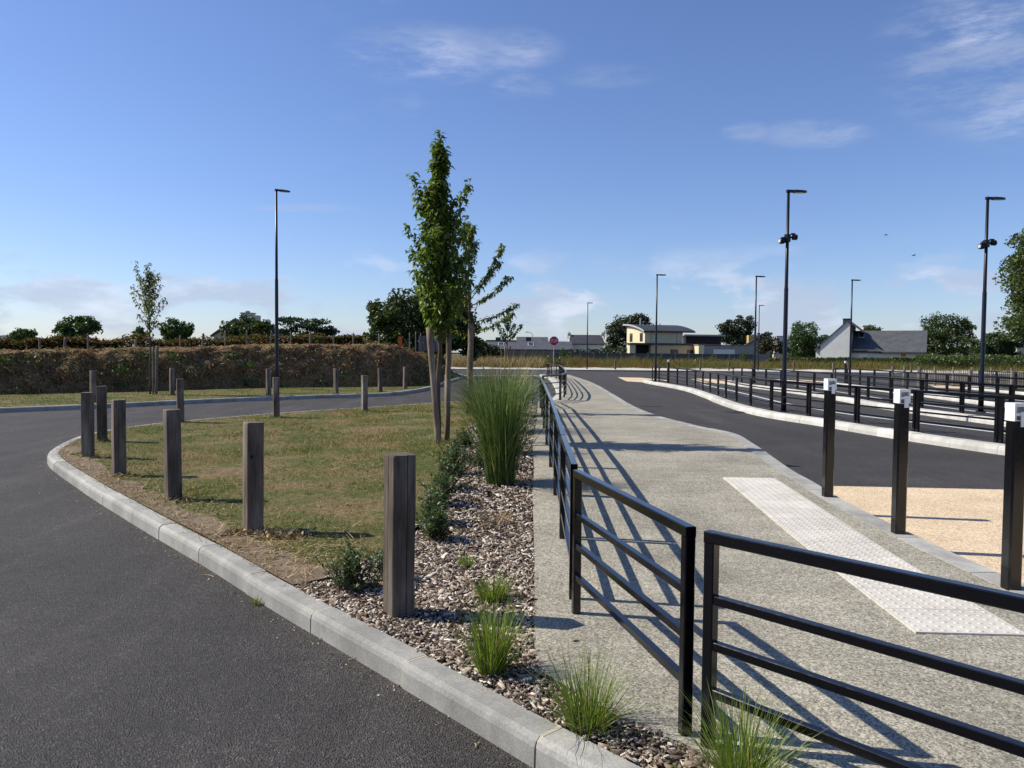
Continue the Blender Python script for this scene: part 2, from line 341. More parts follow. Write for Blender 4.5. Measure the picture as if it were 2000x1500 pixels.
def npmesh(name, V, T, m, parent=None, smooth=False):
    V = np.asarray(V, np.float32).reshape(-1, 3); T = np.asarray(T, np.int32); k = T.shape[1]
    me = bpy.data.meshes.new(name); me.vertices.add(len(V)); me.vertices.foreach_set('co', V.ravel())
    me.loops.add(T.size); me.loops.foreach_set('vertex_index', T.ravel()); me.polygons.add(len(T))
    me.polygons.foreach_set('loop_start', np.arange(0, T.size, k, dtype=np.int32))
    if smooth: me.polygons.foreach_set('use_smooth', np.ones(len(T), bool))
    me.update(calc_edges=True); me.validate()
    return link(name, me, m, parent)
def empty(name, loc=(0, 0, 0), rz=0.):
    o = bpy.data.objects.new(name, None); COL.objects.link(o); o.location = tuple(float(c) for c in loc); o.rotation_euler = (0, 0, rz); o.empty_display_size = .2; return o
def tag(o, label=None, cat=None, group=None, kind=None):
    if label: o['label'] = label
    if cat: o['category'] = cat
    if group: o['group'] = group
    if kind: o['kind'] = kind
    return o
def copy_tree(o, parent=None):
    c = o.copy(); COL.objects.link(c); c.parent = parent
    for ch in list(o.children): copy_tree(ch, c)
    return c
def catmull(P, step=.25):
    P = [np.array(p, float) for p in P]; P = [2 * P[0] - P[1]] + P + [2 * P[-1] - P[-2]]; out_ = []
    for i in range(1, len(P) - 2):
        a, b, c, d = P[i - 1], P[i], P[i + 1], P[i + 2]; n = max(2, int(np.linalg.norm(c - b) / step))
        for k in range(n):
            t = k / n; out_.append(.5 * (2 * b + (c - a) * t + (2 * a - 5 * b + 4 * c - d) * t * t + (3 * b - a - 3 * c + d) * t ** 3))
    out_.append(P[-2]); return np.array(out_)
def resample(P, step, start=0.):
    P = np.asarray(P); d = np.r_[0, np.cumsum(np.linalg.norm(np.diff(P, axis=0), axis=1))]
    s = np.arange(start, d[-1], step); return np.stack([np.interp(s, d, P[:, k]) for k in range(P.shape[1])], 1)
def offset(P, dist):                          # to the left of travel
    P = np.asarray(P)[:, :2]; t = np.gradient(P, axis=0); t /= np.linalg.norm(t, axis=1)[:, None]
    return P + dist * np.stack([-t[:, 1], t[:, 0]], 1)
def inside(poly, X, Y):
    poly = np.asarray(poly); r = np.zeros(len(X), bool); j = len(poly) - 1
    for i in range(len(poly)):
        xi, yi = poly[i][:2]; xj, yj = poly[j][:2]
        if yi != yj:
            c = ((yi > Y) != (yj > Y)) & (X < (xj - xi) * (Y - yi) / (yj - yi) + xi); r ^= c
        j = i
    return r
def sheet(name, poly, zf, m, step=.5, parent=None):
    poly = [(float(p[0]), float(p[1])) for p in poly]; A = np.array(poly)
    xs = np.arange(A[:, 0].min() + step / 2, A[:, 0].max(), step); ys = np.arange(A[:, 1].min() + step / 2, A[:, 1].max(), step)
    X, Y = [a.ravel() for a in np.meshgrid(xs, ys)]; k = inside(A, X, Y); X = X[k]; Y = Y[k]
    vs = [Vector(p) for p in poly] + [Vector((a, b)) for a, b in zip(X, Y)]
    n = len(poly); r = delaunay_2d_cdt(vs, [], [list(range(n))], 1, 1e-5)
    pts = np.array([tuple(v) for v in r[0]]); z = zf(pts[:, 0], pts[:, 1])
    me = bpy.data.meshes.new(name); me.from_pydata([(a, b, c) for (a, b), c in zip(pts, z)], [], [f for f in r[2]]); me.update()
    if me.polygons and me.polygons[0].normal.z < 0: me.flip_normals()
    me.polygons.foreach_set('use_smooth', [True] * len(me.polygons))
    return link(name, me, m, parent)
def const(z): return lambda x, y: np.full(len(x), z)
def sample_poly(poly, n):
    A = np.asarray(poly)[:, :2]; lo = A.min(0); hi = A.max(0); out_ = np.zeros((0, 2))
    while len(out_) < n:
        q = RNG.uniform(lo, hi, (n * 2, 2)); out_ = np.r_[out_, q[inside(A, q[:, 0], q[:, 1])]]
    return out_[:n]
def rvec(n):
    v = RNG.normal(size=(n, 3)); return v / np.linalg.norm(v, axis=1)[:, None]
def leaf_mesh(name, P, D, Nn, L, Wd, m, parent=None, fold=.25, droop=.25):
    P = np.asarray(P); n = len(P); D = D / np.linalg.norm(D, axis=1)[:, None]; Sd = np.cross(D, Nn); Sd /= np.maximum(np.linalg.norm(Sd, axis=1), 1e-6)[:, None]; U = np.cross(Sd, D)
    L = np.broadcast_to(np.asarray(L, float), (n,))[:, None]; Wd = np.broadcast_to(np.asarray(Wd, float), (n,))[:, None]
    V = np.stack([P, P + D * L * .45 + Sd * Wd / 2 + U * Wd * fold, P + D * L * .48, P + D * L * .45 - Sd * Wd / 2 + U * Wd * fold, P + D * L - U * L * droop], 1)
    b = np.arange(n)[:, None] * 5
    T = np.concatenate([b + np.array([0, 1, 2]), b + np.array([0, 2, 3]), b + np.array([2, 1, 4]), b + np.array([2, 4, 3])])
    return npmesh(name, V, T, m, parent)
def quad_leaves(name, P, size, m, parent=None, up_bias=.3, aspect=.6):
    n = len(P); D = rvec(n); Nn = rvec(n) + np.array([0, 0, up_bias]); Sd = np.cross(D, Nn); Sd /= np.maximum(np.linalg.norm(Sd, axis=1), 1e-6)[:, None]
    s = (size * RNG.uniform(.6, 1.4, n))[:, None]
    V = np.stack([P - D * s * .5, P + Sd * s * aspect * .5, P + D * s * .5, P - Sd * s * aspect * .5], 1)
    T = np.arange(n)[:, None] * 4 + np.array([0, 1, 2, 3])
    return npmesh(name, V, T, m, parent)
def blades(name, B, h, tilt, az, width, m, parent=None, droop=.3, st=4):
    """curved tapering grass blades: B base points, h lengths, tilt from vertical, az azimuth"""
    n = len(B); h = np.broadcast_to(h, (n,)); t = np.linspace(0, 1, st + 1); hz = np.stack([np.cos(az), np.sin(az)], 1); sd = np.stack([-np.sin(az), np.cos(az)], 1)
    dr = np.broadcast_to(droop, (n,))
    H_ = h[:, None] * (np.sin(tilt)[:, None] * t + dr[:, None] * t ** 2); Zz = h[:, None] * (np.cos(tilt)[:, None] * t - .55 * dr[:, None] * t ** 2.4)
    wv = np.broadcast_to(width, (n,))[:, None] * np.array([.7, 1, .85, .6, .08, .05])[:st + 1] if st == 4 else np.broadcast_to(width, (n,))[:, None] * np.linspace(1, .06, st + 1)
    C = np.zeros((n, st + 1, 3)); C[:, :, :2] = B[:, None, :2] + hz[:, None] * H_[:, :, None]; C[:, :, 2] = B[:, None, 2] + Zz
    tw = RNG.uniform(-1, 1, n); wd = sd * np.cos(tw)[:, None] + hz * np.sin(tw)[:, None]
    off = np.zeros((n, st + 1, 3)); off[:, :, :2] = wd[:, None] * wv[:, :, None] / 2
    V = np.stack([C - off, C + off], 2).reshape(n, -1, 3); b = np.arange(n)[:, None] * (2 * (st + 1))
    T = np.concatenate([b + np.array([2 * i, 2 * i + 1, 2 * i + 3, 2 * i + 2]) for i in range(st)])
    return npmesh(name, V, T, m, parent)

# ------------------------------------------------------------------ ground and roads
def struct(o): o['kind'] = 'structure'; return o
mb = MB(); mb.add([(-2500, -400, -.06), (2500, -400, -.06), (2500, 3500, -.06), (-2500, 3500, -.06)], [(0, 1, 2, 3)]); struct(mb.build('ground', 'dry_ground'))
mb = MB(); mb.add([(-60, -25, 0), (95, -25, 0), (95, 75, 0), (-60, 75, 0)], [(0, 1, 2, 3)]); struct(mb.build('road', 'asphalt'))

def kerb(name, path, m, prof, length=1.0, zf=None, gap=.012, parent=None, left=1.):
    """stones swept along a smooth plan path; prof = (offset to the left of travel, height)"""
    root = parent or struct(empty(name, (0, 0, 0)))
    d = np.r_[0, np.cumsum(np.linalg.norm(np.diff(path, axis=0), axis=1))]; nst = max(1, int(round(d[-1] / length))); ln = d[-1] / nst
    t = np.gradient(path, axis=0); t /= np.linalg.norm(t, axis=1)[:, None]; nrm = np.stack([-t[:, 1], t[:, 0]], 1) * left
    def at(s): return np.array([np.interp(s, d, path[:, 0]), np.interp(s, d, path[:, 1])]), np.array([np.interp(s, d, nrm[:, 0]), np.interp(s, d, nrm[:, 1])])
    np_ = len(prof)
    for i in range(nst):
        vs = []; dz = random.uniform(-.004, .004); do = random.uniform(-.004, .004)
        for s in (i * ln + gap / 2, (i + .5) * ln, (i + 1) * ln - gap / 2):
            p, q = at(s); zb = float(zf(p[0], p[1])) if zf else 0.
            for o, z in prof: vs.append((p[0] + q[0] * (o + do), p[1] + q[1] * (o + do), z + zb + dz))
        fs = [tuple(range(np_)), tuple(range(2 * np_, 3 * np_))[::-1]]
        for k in (0, 1):
            for j in range(np_):
                j2 = (j + 1) % np_; fs.append((k * np_ + j, (k + 1) * np_ + j, (k + 1) * np_ + j2, k * np_ + j2))
        mb = MB(); mb.add(vs, fs if left < 0 else [f[::-1] for f in fs])
        mb.build('kerb_stone', m, root)
    # mortar in the joints, a hair lower than the stones
    mb = MB()
    for i in range(1, nst):
        p, q = at(i * ln); zb = float(zf(p[0], p[1])) if zf else 0.; tt = np.array([q[1], -q[0]]) * (gap * .5 + .004)
        a = []; b = []
        for o, z in prof:
            o2 = min(max(o, .0025 + o), max(x for x, _ in prof) - .003); z2 = z - .002 if z > .02 else z
            a.append((p[0] + q[0] * o2 - tt[0], p[1] + q[1] * o2 - tt[1], z2 + zb)); b.append((p[0] + q[0] * o2 + tt[0], p[1] + q[1] * o2 + tt[1], z2 + zb))
        mb.prism(a, b)
    if mb.v: mb.build('mortar_joints', 'joint_mortar', root)
    return root
PROF = [(0, -.05), (.004, .09), (.012, .112), (.034, .13), (.15, .132), (.15, -.05)]

# island kerb: outer foot line, from beside the camera, round the tip, along the far side
IK = catmull([(3.6, -.45), (2.2, .95), (1.15, 2.0), (.36, 2.80), (-.41, 3.68), (-1.11, 4.47), (-1.73, 5.18), (-2.44, 6.02), (-3.11, 6.78), (-3.72, 7.48), (-4.7, 8.62), (-5.7, 9.82), (-6.45, 10.75), (-6.95, 11.45), (-7.35, 12.3), (-7.7, 13.3), (-7.92, 14.3), (-7.9, 15.4), (-7.55, 16.7), (-6.85, 18.1), (-5.8, 19.7), (-4.2, 21.8), (-2.5, 23.9), (-1.35, 25.2), (-.4, 25.95), (.35, 25.95), (.85, 25.3)], .2)
kerb('island_kerb', IK, 'kerb_concrete', PROF, 1.0, left=-1.)
IKin = offset(IK, -.15)
# footway outline
FL = [(.85, 25.1), (.76, 22.5), (.62, 19), (.46, 15), (.34, 12.3), (.235, 8.35), (.18, 5.7), (.13, 3.95), (.17, 3.72), (.46, 3.29), (.72, 3.03), (1.5, 2.28), (2.6, 1.18), (4.2, -.4)]
FR = catmull([(4.25, 57.2), (4.39, 47), (4.36, 40), (3.98, 30), (3.72, 23.5), (3.74, 18.7), (3.95, 15.9), (4.2, 14.5), (4.08, 13.0), (3.66, 10.05), (3.58, 8.9), (3.50, 7.95), (3.52, 6.75), (3.56, 5.6), (3.7, 3.5), (4.2, -.4)], .3)
FF = [(2.2, 57.2), (2.52, 49.5), (2.32, 40), (1.98, 31.5), (1.62, 27.4), (1.15, 25.3)]
conc = [tuple(p) for p in FL[::-1]] + [tuple(p) for p in FF[::-1]] + [tuple(p) for p in offset(FR, -.22)][:-1]
FRin = offset(FR, -.22)
conc = FL[::-1] + FF[::-1] + [tuple(p) for p in FRin[:-1]]
struct(sheet('footway', conc, lambda x, y: zq(y), 'aggregate_concrete', .5))
# vertical skirt of the footway slab on its planted side
mb = MB(); L_ = resample(np.array(FL), .4); vs = [(x, y, float(zq(y)) - .001) for x, y in L_] + [(x, y, -.05) for x, y in L_]; n = len(L_)
mb.add(vs, [(i, i + 1, n + i + 1, n + i) for i in range(n - 1)]); struct(mb.build('footway_edge', 'aggregate_concrete'))
zk = lambda x, y: zq(y) - .13
kerb('footway_kerb', FR, 'kerb_concrete', [(0, -.3), (.004, .1), (.02, .133), (.22, .133), (.22, -.1)], 1.0, zf=zk, left=-1.)
FFk = catmull([(1.0, 25.05), (1.32, 25.7), (1.62, 27.4), (1.98, 31.5), (2.32, 40), (2.52, 49.5), (2.2, 57.2)], .3)
kerb('far_footway_kerb', offset(FFk, .16), 'kerb_stone_light', [(0, -.05), (.004, .1), (.02, .14), (.30, .14), (.30, -.05)], 1.0, left=-1.)
# bed / lawn
LB = catmull([(-1.5, 5.15), (-1.28, 5.3), (-1.1, 5.75), (-.86, 6.5), (-.8, 8.0), (-.82, 10.5), (-.86, 14), (-.8, 18), (-.5, 22), (-.2, 25.6)], .3)
near = IKin[(IKin[:, 1] < 5.05) & (IKin[:, 0] < 3.4) & (IKin[:, 0] > -1.55)]          # travels from right to left
bed = [tuple(p) for p in near] + [tuple(p) for p in LB] + [(.35, 25.6)] + [tuple(p) for p in FL[1:] if p[0] < 3.0]
far_in = IKin[(IKin[:, 0] < -1.5) | (IKin[:, 1] > 12)]
far_in = far_in[(far_in[:, 0] < -.22)]
lawn = [tuple(p) for p in far_in] + [tuple(p) for p in LB[::-1]]
zlaw = lambda x, y: zl(x, y) + .0 * x
lo = struct(sheet('lawn', lawn, lambda x, y: zl(x, y) + .012 * np.sin(x * 2.3 + 1) * np.sin(y * 1.7), 'lawn_soil', .4))
bo = struct(sheet('planting_bed', bed, lambda x, y: zl(x, y) - .03, 'mulch_soil', .4))

# pale resin surfacing, laid flush over the asphalt
ext = [tuple(p) for p in FR if -.4 <= p[1] <= 9.6][::-1]
struct(sheet('resin_crossing', ext + [(4.2, 9.98), (6.57, 9.80), (13, 9.3), (13, -.4)], const(.004), 'beige_resin', 2.))

# bus islands
ISL = [
    dict(p=[(7.9, 46.5), (7.85, 44.0), (8.09, 36.8), (7.60, 30.5), (7.18, 26.9), (6.90, 23.2), (6.95, 20.9), (7.42, 18.6), (7.75, 16.5), (8.08, 15.0), (8.40, 13.8), (8.8, 12.6), (9.6, 10.6)], tip=(7.75, 56.5), w=1.15),
    dict(p=[(12.5, 45.5), (12.4, 41), (12.6, 35), (12.45, 30), (12.05, 26), (11.95, 23), (12.05, 20.5), (12.2, 18.2), (12.9, 15.2)], tip=(12.6, 55), w=1.2),
    dict(p=[(18.5, 45.5), (18.25, 42.5), (17.7, 36), (17.3, 32), (16.8, 28), (16.75, 25), (17.0, 22), (17.6, 19)], tip=(18.8, 55), w=1.2),
    dict(p=[(24.2, 41), (23.4, 36), (22.6, 31), (22.2, 27.5), (22.2, 24.5)], tip=(25.4, 47), w=1.1)]
IPROF = [(0, -.05), (.006, .08), (.03, .15), (.06, .162), (.30, .162), (.30, -.05)]
for k, I in enumerate(ISL):
    P = catmull(I['p'], .3); I['path'] = P
    kerb('bus_island_kerb', P, 'kerb_stone_light', IPROF, 1.0, left=1.)
    a = offset(P, .29); b = offset(P, I['w'])
    struct(sheet('bus_island_top', [tuple(p) for p in a] + [tuple(p) for p in b[::-1]], const(.158), 'asphalt', 1.2))
    mb = MB(); n = len(b); mb.add([(x, y, .157) for x, y in b] + [(x, y, -.05) for x, y in b], [(i, i + 1, n + i + 1, n + i) for i in range(n - 1)]); struct(mb.build('bus_island_edge', 'kerb_stone_light'))
    q = P[0]; tx, ty = I['tip']
    struct(sheet('resin_tip', [(q[0] - .05, q[1]), (q[0] + I['w'] + .5, q[1] - .4), (q[0] + I['w'] + 1.2, q[1] + 4), (tx + 1.6, ty - 1), (tx, ty), (q[0] - .75, q[1] + 1.5)], const(.004 + .0), 'beige_resin', 3.))
def stripe(name, pts, w, z=.004):
    P = catmull(pts, .4); a = offset(P, w / 2); b = offset(P, -w / 2); mb = MB(); n = len(a)
    mb.add([(x, y, z) for x, y in a] + [(x, y, z) for x, y in b], [(i, n + i, n + i + 1, i + 1) for i in range(n - 1)]); return struct(mb.build(name, 'road_paint'))
stripe('lane_line', [(11.0, 44.7), (10.3, 34.3), (9.75, 27.5), (9.8, 23), (10.35, 20.1), (11.1, 17.0), (12.1, 13)], .13)
stripe('lane_line', [(16.2, 44), (15.2, 34), (14.6, 28), (14.6, 23.5), (15.1, 20), (15.9, 16.5)], .13)
stripe('lane_line', [(21.6, 42), (20.6, 35), (20.1, 30), (19.9, 26)], .13)
mb = MB(); mb.add([(-6, 57.0, .004), (2.0, 58.6, .004), (2.0, 59.1, .004), (-6, 57.5, .004)], [(0, 1, 2, 3)]); struct(mb.build('stop_line', 'road_paint'))

# far verge: pale kerb strip, then the meadow
kerb('far_kerb', np.array([(x, 75.0 + .5 * math.sin(x * .11)) for x in np.arange(-9, 75, 1.)]), 'kerb_stone_light', [(0, -.05), (.01, .13), (.04, .15), (.3, .15), (.3, -.05)], 2.0, left=1.)
struct(sheet('gravel_strip', [(-9, 75.2), (75, 75.2), (75, 78), (-9, 78)], lambda x, y: .13 + (y - 75.2) * .085 + .03 * np.sin(x * 1.7) * (y > 75.6), 'gravel_white', .7))
struct(sheet('meadow', [(-30, 77.6), (160, 77.6), (260, 260), (-160, 260)], lambda x, y: .30 + .0 * x + np.clip(y - 90, 0, 60) * .004, 'dry_ground', 9.))

# left verge, kerb and earth bank
VK = catmull([(-34, 3), (-24, 11.2), (-18.2, 16.2), (-13.6, 20.3), (-11.4, 22.8), (-9.3, 25.5), (-7.5, 27.3), (-5.7, 28.7), (-4.7, 29.9), (-4.1, 32), (-3.75, 35), (-3.5, 42), (-3.3, 52), (-4.5, 60), (-9, 66)], .25)
kerb('verge_kerb', VK, 'kerb_concrete', PROF, 1.0, left=1.)
VKi = offset(VK, .15)
verge = [tuple(p) for p in VKi] + [(-60, 70), (-60, 3)]
struct(sheet('verge', verge, lambda x, y: np.full(len(x), .124), 'lawn_soil', 1.0))
BK = catmull([(-40, 14), (-27, 20.5), (-18.5, 26.0), (-15.2, 28.6), (-13.2, 31.0), (-11.0, 32.8), (-8.8, 33.8), (-6.8, 34.6), (-5.4, 35.4), (-4.7, 37.2), (-4.5, 42), (-4.3, 50), (-5, 60), (-9, 72)], .14)
tb = np.gradient(BK, axis=0); tb /= np.linalg.norm(tb, axis=1)[:, None]; nb = np.stack([-tb[:, 1], tb[:, 0]], 1)
sB = np.r_[0, np.cumsum(np.linalg.norm(np.diff(BK, axis=0), axis=1))]
def bank_top(x, y): return 1.50 + .42 * sstep(-19, -7, x) * (1 - sstep(36, 46, y)) - .12 * sstep(44, 60, y)
prof_b = [(-.15, -.06), (0, 0.), (.12, .16), (.22, .30), (.32, .43), (.42, .56), (.52, .68), (.64, .79), (.8, .89), (1.0, .96), (1.25, 1.0), (1.7, 1.0), (2.4, .97), (3.4, .95), (4.6, .9), (7, .85), (14, .8)]
pb = np.array(prof_b); fine = np.linspace(0, len(pb) - 1, 52); pb = np.stack([np.interp(fine, np.arange(len(pb)), pb[:, k]) for k in (0, 1)], 1)
V = []
for i in range(len(BK)):
    ht = float(bank_top(BK[i, 0], BK[i, 1])) + .10 * mnoise.noise((sB[i] * .35, 0, 3)) 
    for o, z in pb:
        w = min(1., max(0., (z - .0) * 4)) 
        p = Vector((BK[i, 0] * 1.6, BK[i, 1] * 1.6, z * 2.5 + o)); nn = mnoise.fractal(p, .7, 2.1, 5) 
        n2 = mnoise.noise(p * 5.5)
        dd = w * (.24 * nn + .08 * n2); V.append((BK[i, 0] + nb[i, 0] * (o + .12 * (1 - z) * 0 - dd), BK[i, 1] + nb[i, 1] * (o - dd), .124 + ht * z + w * .06 * nn + .02 * w * n2))
nr = len(pb); T = np.array([(i * nr + j, (i + 1) * nr + j, (i + 1) * nr + j + 1, i * nr + j + 1) for i in range(len(BK) - 1) for j in range(nr - 1)])
bank = struct(npmesh('earth_bank', V, T, 'bank_soil', smooth=True)); BV = np.array(V).reshape(len(BK), nr, 3)
def bank_pts(n, j0, j1, s0=None, s1=None):
    ii = np.where((BK[:, 1] < 64) & (BK[:, 0] > -27))[0]
    if s0 is not None: ii = ii[(sB[ii] > s0) & (sB[ii] < s1)]
    i = RNG.choice(ii[:-1], n); j = RNG.integers(j0, j1, n); a = RNG.random((n, 1)); b = RNG.random((n, 1))
    return BV[i, j] * (1 - a) * (1 - b) + BV[i + 1, j] * a * (1 - b) + BV[i, j + 1] * (1 - a) * b + BV[i + 1, j + 1] * a * b, nb[i]
JT = int(np.argmin(np.abs(pb[:, 0] - 1.25)))
# dead bracken lying on the bank face
P, nn = bank_pts(34000, 2, JT + 6); n = len(P)
D = np.stack([-nn[:, 0] * .35, -nn[:, 1] * .35, np.full(n, -.55)], 1) + rvec(n) * .8; D[:, 2] -= .1
NN = np.stack([-nn[:, 0], -nn[:, 1], np.full(n, .9)], 1) + rvec(n) * .5
tag(leaf_mesh('dead_bracken', P + NN * .02, D, NN, RNG.uniform(.08, .34, n), RNG.uniform(.015, .06, n), 'dead_bracken', droop=.1), 'brown dead bracken and straw matted over the earth bank', 'bracken', kind='stuff')
# green weeds on the lower bank
ww = []
for _ in range(58):
    c, q = bank_pts(1, 2, int(JT * random.uniform(.35, .9)), 2, 60); m_ = random.randint(25, 90); ww.append(c[0] + RNG.normal(size=(m_, 3)) * np.array([.22, .22, .13]) * random.uniform(.5, 1.3) + np.array([-q[0][0], -q[0][1], .2]) * .12)
tag(quad_leaves('bank_weeds', np.concatenate(ww), .10, 'weed_leaf'), 'low green weeds growing through the dead bracken on the bank', 'weeds', kind='stuff')
# brown-green ferns along the crest
P, nn = bank_pts(52000, JT + 9, nr - 8); P = P[(P[:, 1] < 52)]; n = len(P)
hf = np.array([.55 + .35 * mnoise.noise((p[0] * .8, p[1] * .8, 0)) for p in P]) * .85
P = P + np.stack([RNG.normal(0, .1, n), RNG.normal(0, .1, n), RNG.random(n) ** .8 * np.clip(hf, .25, 1.1)], 1)
D = rvec(n); D[:, 2] = np.abs(D[:, 2]) * .5 - .1
tag(leaf_mesh('crest_ferns', P, D, rvec(n) * .6 + np.array([0, 0, 1]), RNG.uniform(.10, .26, n), RNG.uniform(.05, .11, n), 'fern_hedge', droop=.25), 'russet and green ferns along the crest of the bank', 'ferns', kind='stuff')

# ------------------------------------------------------------------ lawn, verge and bed cover
def lawn_noise(x, y): return mnoise.fractal((x * .55, y * .55, 4.2), .8, 2, 4)
A = np.array(lawn); q = sample_poly(A, 150000); w = 1 / np.maximum(q[:, 1], 4) ** 1.1; w /= w.max(); q = q[RNG.random(len(q)) < w * 1.4]; n = len(q)
ln_ = np.array([lawn_noise(x, y) for x, y in q]); keep = RNG.random(n) < np.clip(.72 + ln_ * 1.1, .2, 1); q = q[keep]; ln_ = ln_[keep]; n = len(q)
B = np.column_stack([q, zl(q[:, 0], q[:, 1]) - .004])
tag(blades('lawn_grass', B, RNG.uniform(.022, .065, n) * (1 + .5 * np.clip(ln_, -.5, 1)), RNG.uniform(.1, 1.2, n), RNG.uniform(0, 6.28, n), .0045 + .0004 * q[:, 1], 'lawn_blade', st=2, droop=.25), 'short patchy half dried lawn grass on the kerbed island', 'grass', kind='stuff')
# verge strip in front of the bank
vs_ = []
for _ in range(3):
    i = RNG.integers(0, len(VKi), 30000); o = RNG.uniform(0, 11, 30000); t_ = np.gradient(VKi, axis=0); t_ /= np.linalg.norm(t_, axis=1)[:, None]
    p = VKi[i] + np.stack([-t_[i, 1], t_[i, 0]], 1) * o[:, None] + RNG.normal(0, .1, (30000, 2)); vs_.append(p)
vp = np.concatenate(vs_); bankpoly = [tuple(p) for p in offset(BK, .25)] + [(-60, 72), (-60, 14)]
vp = vp[inside(np.array(verge), vp[:, 0], vp[:, 1]) & ~inside(np.array(bankpoly), vp[:, 0], vp[:, 1]) & (vp[:, 0] > -24) & (vp[:, 1] < 50)]; n = len(vp)
tag(blades('verge_grass', np.column_stack([vp, np.full(n, .12)]), RNG.uniform(.03, .08, n), RNG.uniform(.1, 1.0, n), RNG.uniform(0, 6.28, n), .016, 'verge_blade', st=2), 'short green grass of the verge below the bank', 'grass', kind='stuff')
# bark mulch
bp = np.array(bed); q = sample_poly(bp, 60000); q = q[(q[:, 1] < 5.5) | (RNG.random(len(q)) < np.clip(8 / q[:, 1] ** 1.25, 0, 1))]
extra = sample_poly(bp[(bp[:, 1] < 7.5)] if False else bp, 90000); extra = extra[extra[:, 1] < 6.5]; q = np.r_[q, extra]; n = len(q)
sc = np.clip(.6 + q[:, 1] * .03, .7, 1.3)
L_ = RNG.gamma(3.0, .0145, n).clip(.014, .10) * sc; Wd = L_ * RNG.uniform(.16, .46, n); Th = RNG.uniform(.003, .009, n)
az = RNG.uniform(0, 6.283, n); pt = RNG.normal(0, .35, n); rl = RNG.normal(0, .45, n)
ex = np.stack([np.cos(az) * np.cos(pt), np.sin(az) * np.cos(pt), np.sin(pt)], 1); s0 = np.stack([-np.sin(az), np.cos(az), np.zeros(n)], 1); n0 = np.cross(ex, s0)
ey = s0 * np.cos(rl)[:, None] + n0 * np.sin(rl)[:, None]; ez = np.cross(ex, ey)
C = np.column_stack([q, zl(q[:, 0], q[:, 1]) - .022 + RNG.uniform(0, .03, n)])
cr = [(-.5, -.32, -1), (.5, -.5, -1), (.42, .5, -1), (-.46, .38, -1), (-.46, -.3, 1), (.4, -.42, 1), (.36, .4, 1), (-.4, .34, 1)]
V = np.stack([C + ex * (a * L_)[:, None] + ey * (b * Wd)[:, None] + ez * (c * Th / 2)[:, None] for a, b, c in cr], 1)
fq = np.array([(4, 5, 6, 7), (0, 1, 5, 4), (1, 2, 6, 5), (2, 3, 7, 6), (3, 0, 4, 7)])
T = (np.arange(n)[:, None, None] * 8 + fq[None]).reshape(-1, 4)
tag(npmesh('bark_mulch', V, T, 'bark_chip'), 'loose pale and brown bark chips covering the planting bed', 'mulch', kind='stuff')
# straw, clippings and leaf litter on the lawn and at the kerb
q = sample_poly(A, 5200); q = q[q[:, 1] < 20]
cl = []
for px, py, k, s in ((725, 920, 150, .22), (640, 1085, 70, .2), (500, 1065, 220, .2), (620, 1060, 60, .3), (700, 1075, 90, .15), (560, 1080, 100, .35), (790, 850, 60, .2), (840, 815, 50, .2), (420, 1010, 90, .4), (250, 930, 60, .4), (560, 1120, 140, .3), (820, 960, 60, .12)):
    c = G(px, py, .13); cl.append(c[:2] + RNG.normal(0, s, (k, 2)))
cl = np.concatenate(cl); cl = cl[inside(A, cl[:, 0], cl[:, 1])]
ed_ = IKin[(IKin[:, 1] > 4.9) & (IKin[:, 0] < -.9)]; i = RNG.integers(0, len(ed_), 5200); ed_ = ed_[i] + RNG.normal(.03, .045, (5200, 2))
eb = np.column_stack([ed_, zl(ed_[:, 0], ed_[:, 1]) - .004]); nE = len(eb)
tag(blades('edge_grass', eb, RNG.uniform(.03, .085, nE), RNG.uniform(.2, 1.3, nE), RNG.uniform(0, 6.28, nE), RNG.uniform(.003, .007, nE), 'straw', st=3, droop=.3), 'dry ragged grass along the inner edge of the island kerb', 'grass', kind='stuff')
tf = sample_poly(A, 420); tfs = np.repeat(tf, 16, 0) + RNG.normal(0, .022, (420 * 16, 2)); nT = len(tfs)
tag(blades('lawn_tufts', np.column_stack([tfs, zl(tfs[:, 0], tfs[:, 1]) - .004]), RNG.uniform(.04, .10, nT), RNG.uniform(.1, 1.0, nT), RNG.uniform(0, 6.28, nT), RNG.uniform(.004, .008, nT), 'verge_blade', st=3, droop=.3), 'scattered greener tufts standing above the mown lawn', 'grass', kind='stuff')
bs = IKin[(IKin[:, 1] > 4.95) & (IKin[:, 1] < 12.5) & (IKin[:, 0] < -1.45)]; tS = np.gradient(bs, axis=0); tS /= np.linalg.norm(tS, axis=1)[:, None]; wS = np.array([.30 + .22 * mnoise.noise((a * 1.3, b * 1.3, 0)) + .1 * mnoise.noise((a * 5, b * 5, 3)) for a, b in bs]); in_ = bs - np.stack([-tS[:, 1], tS[:, 0]], 1) * wS[:, None]
struct(sheet('bare_soil_edge', [tuple(p) for p in bs] + [tuple(p) for p in in_[::-1]], lambda x, y: zl(x, y) + .0135, 'soil_bare', .3))
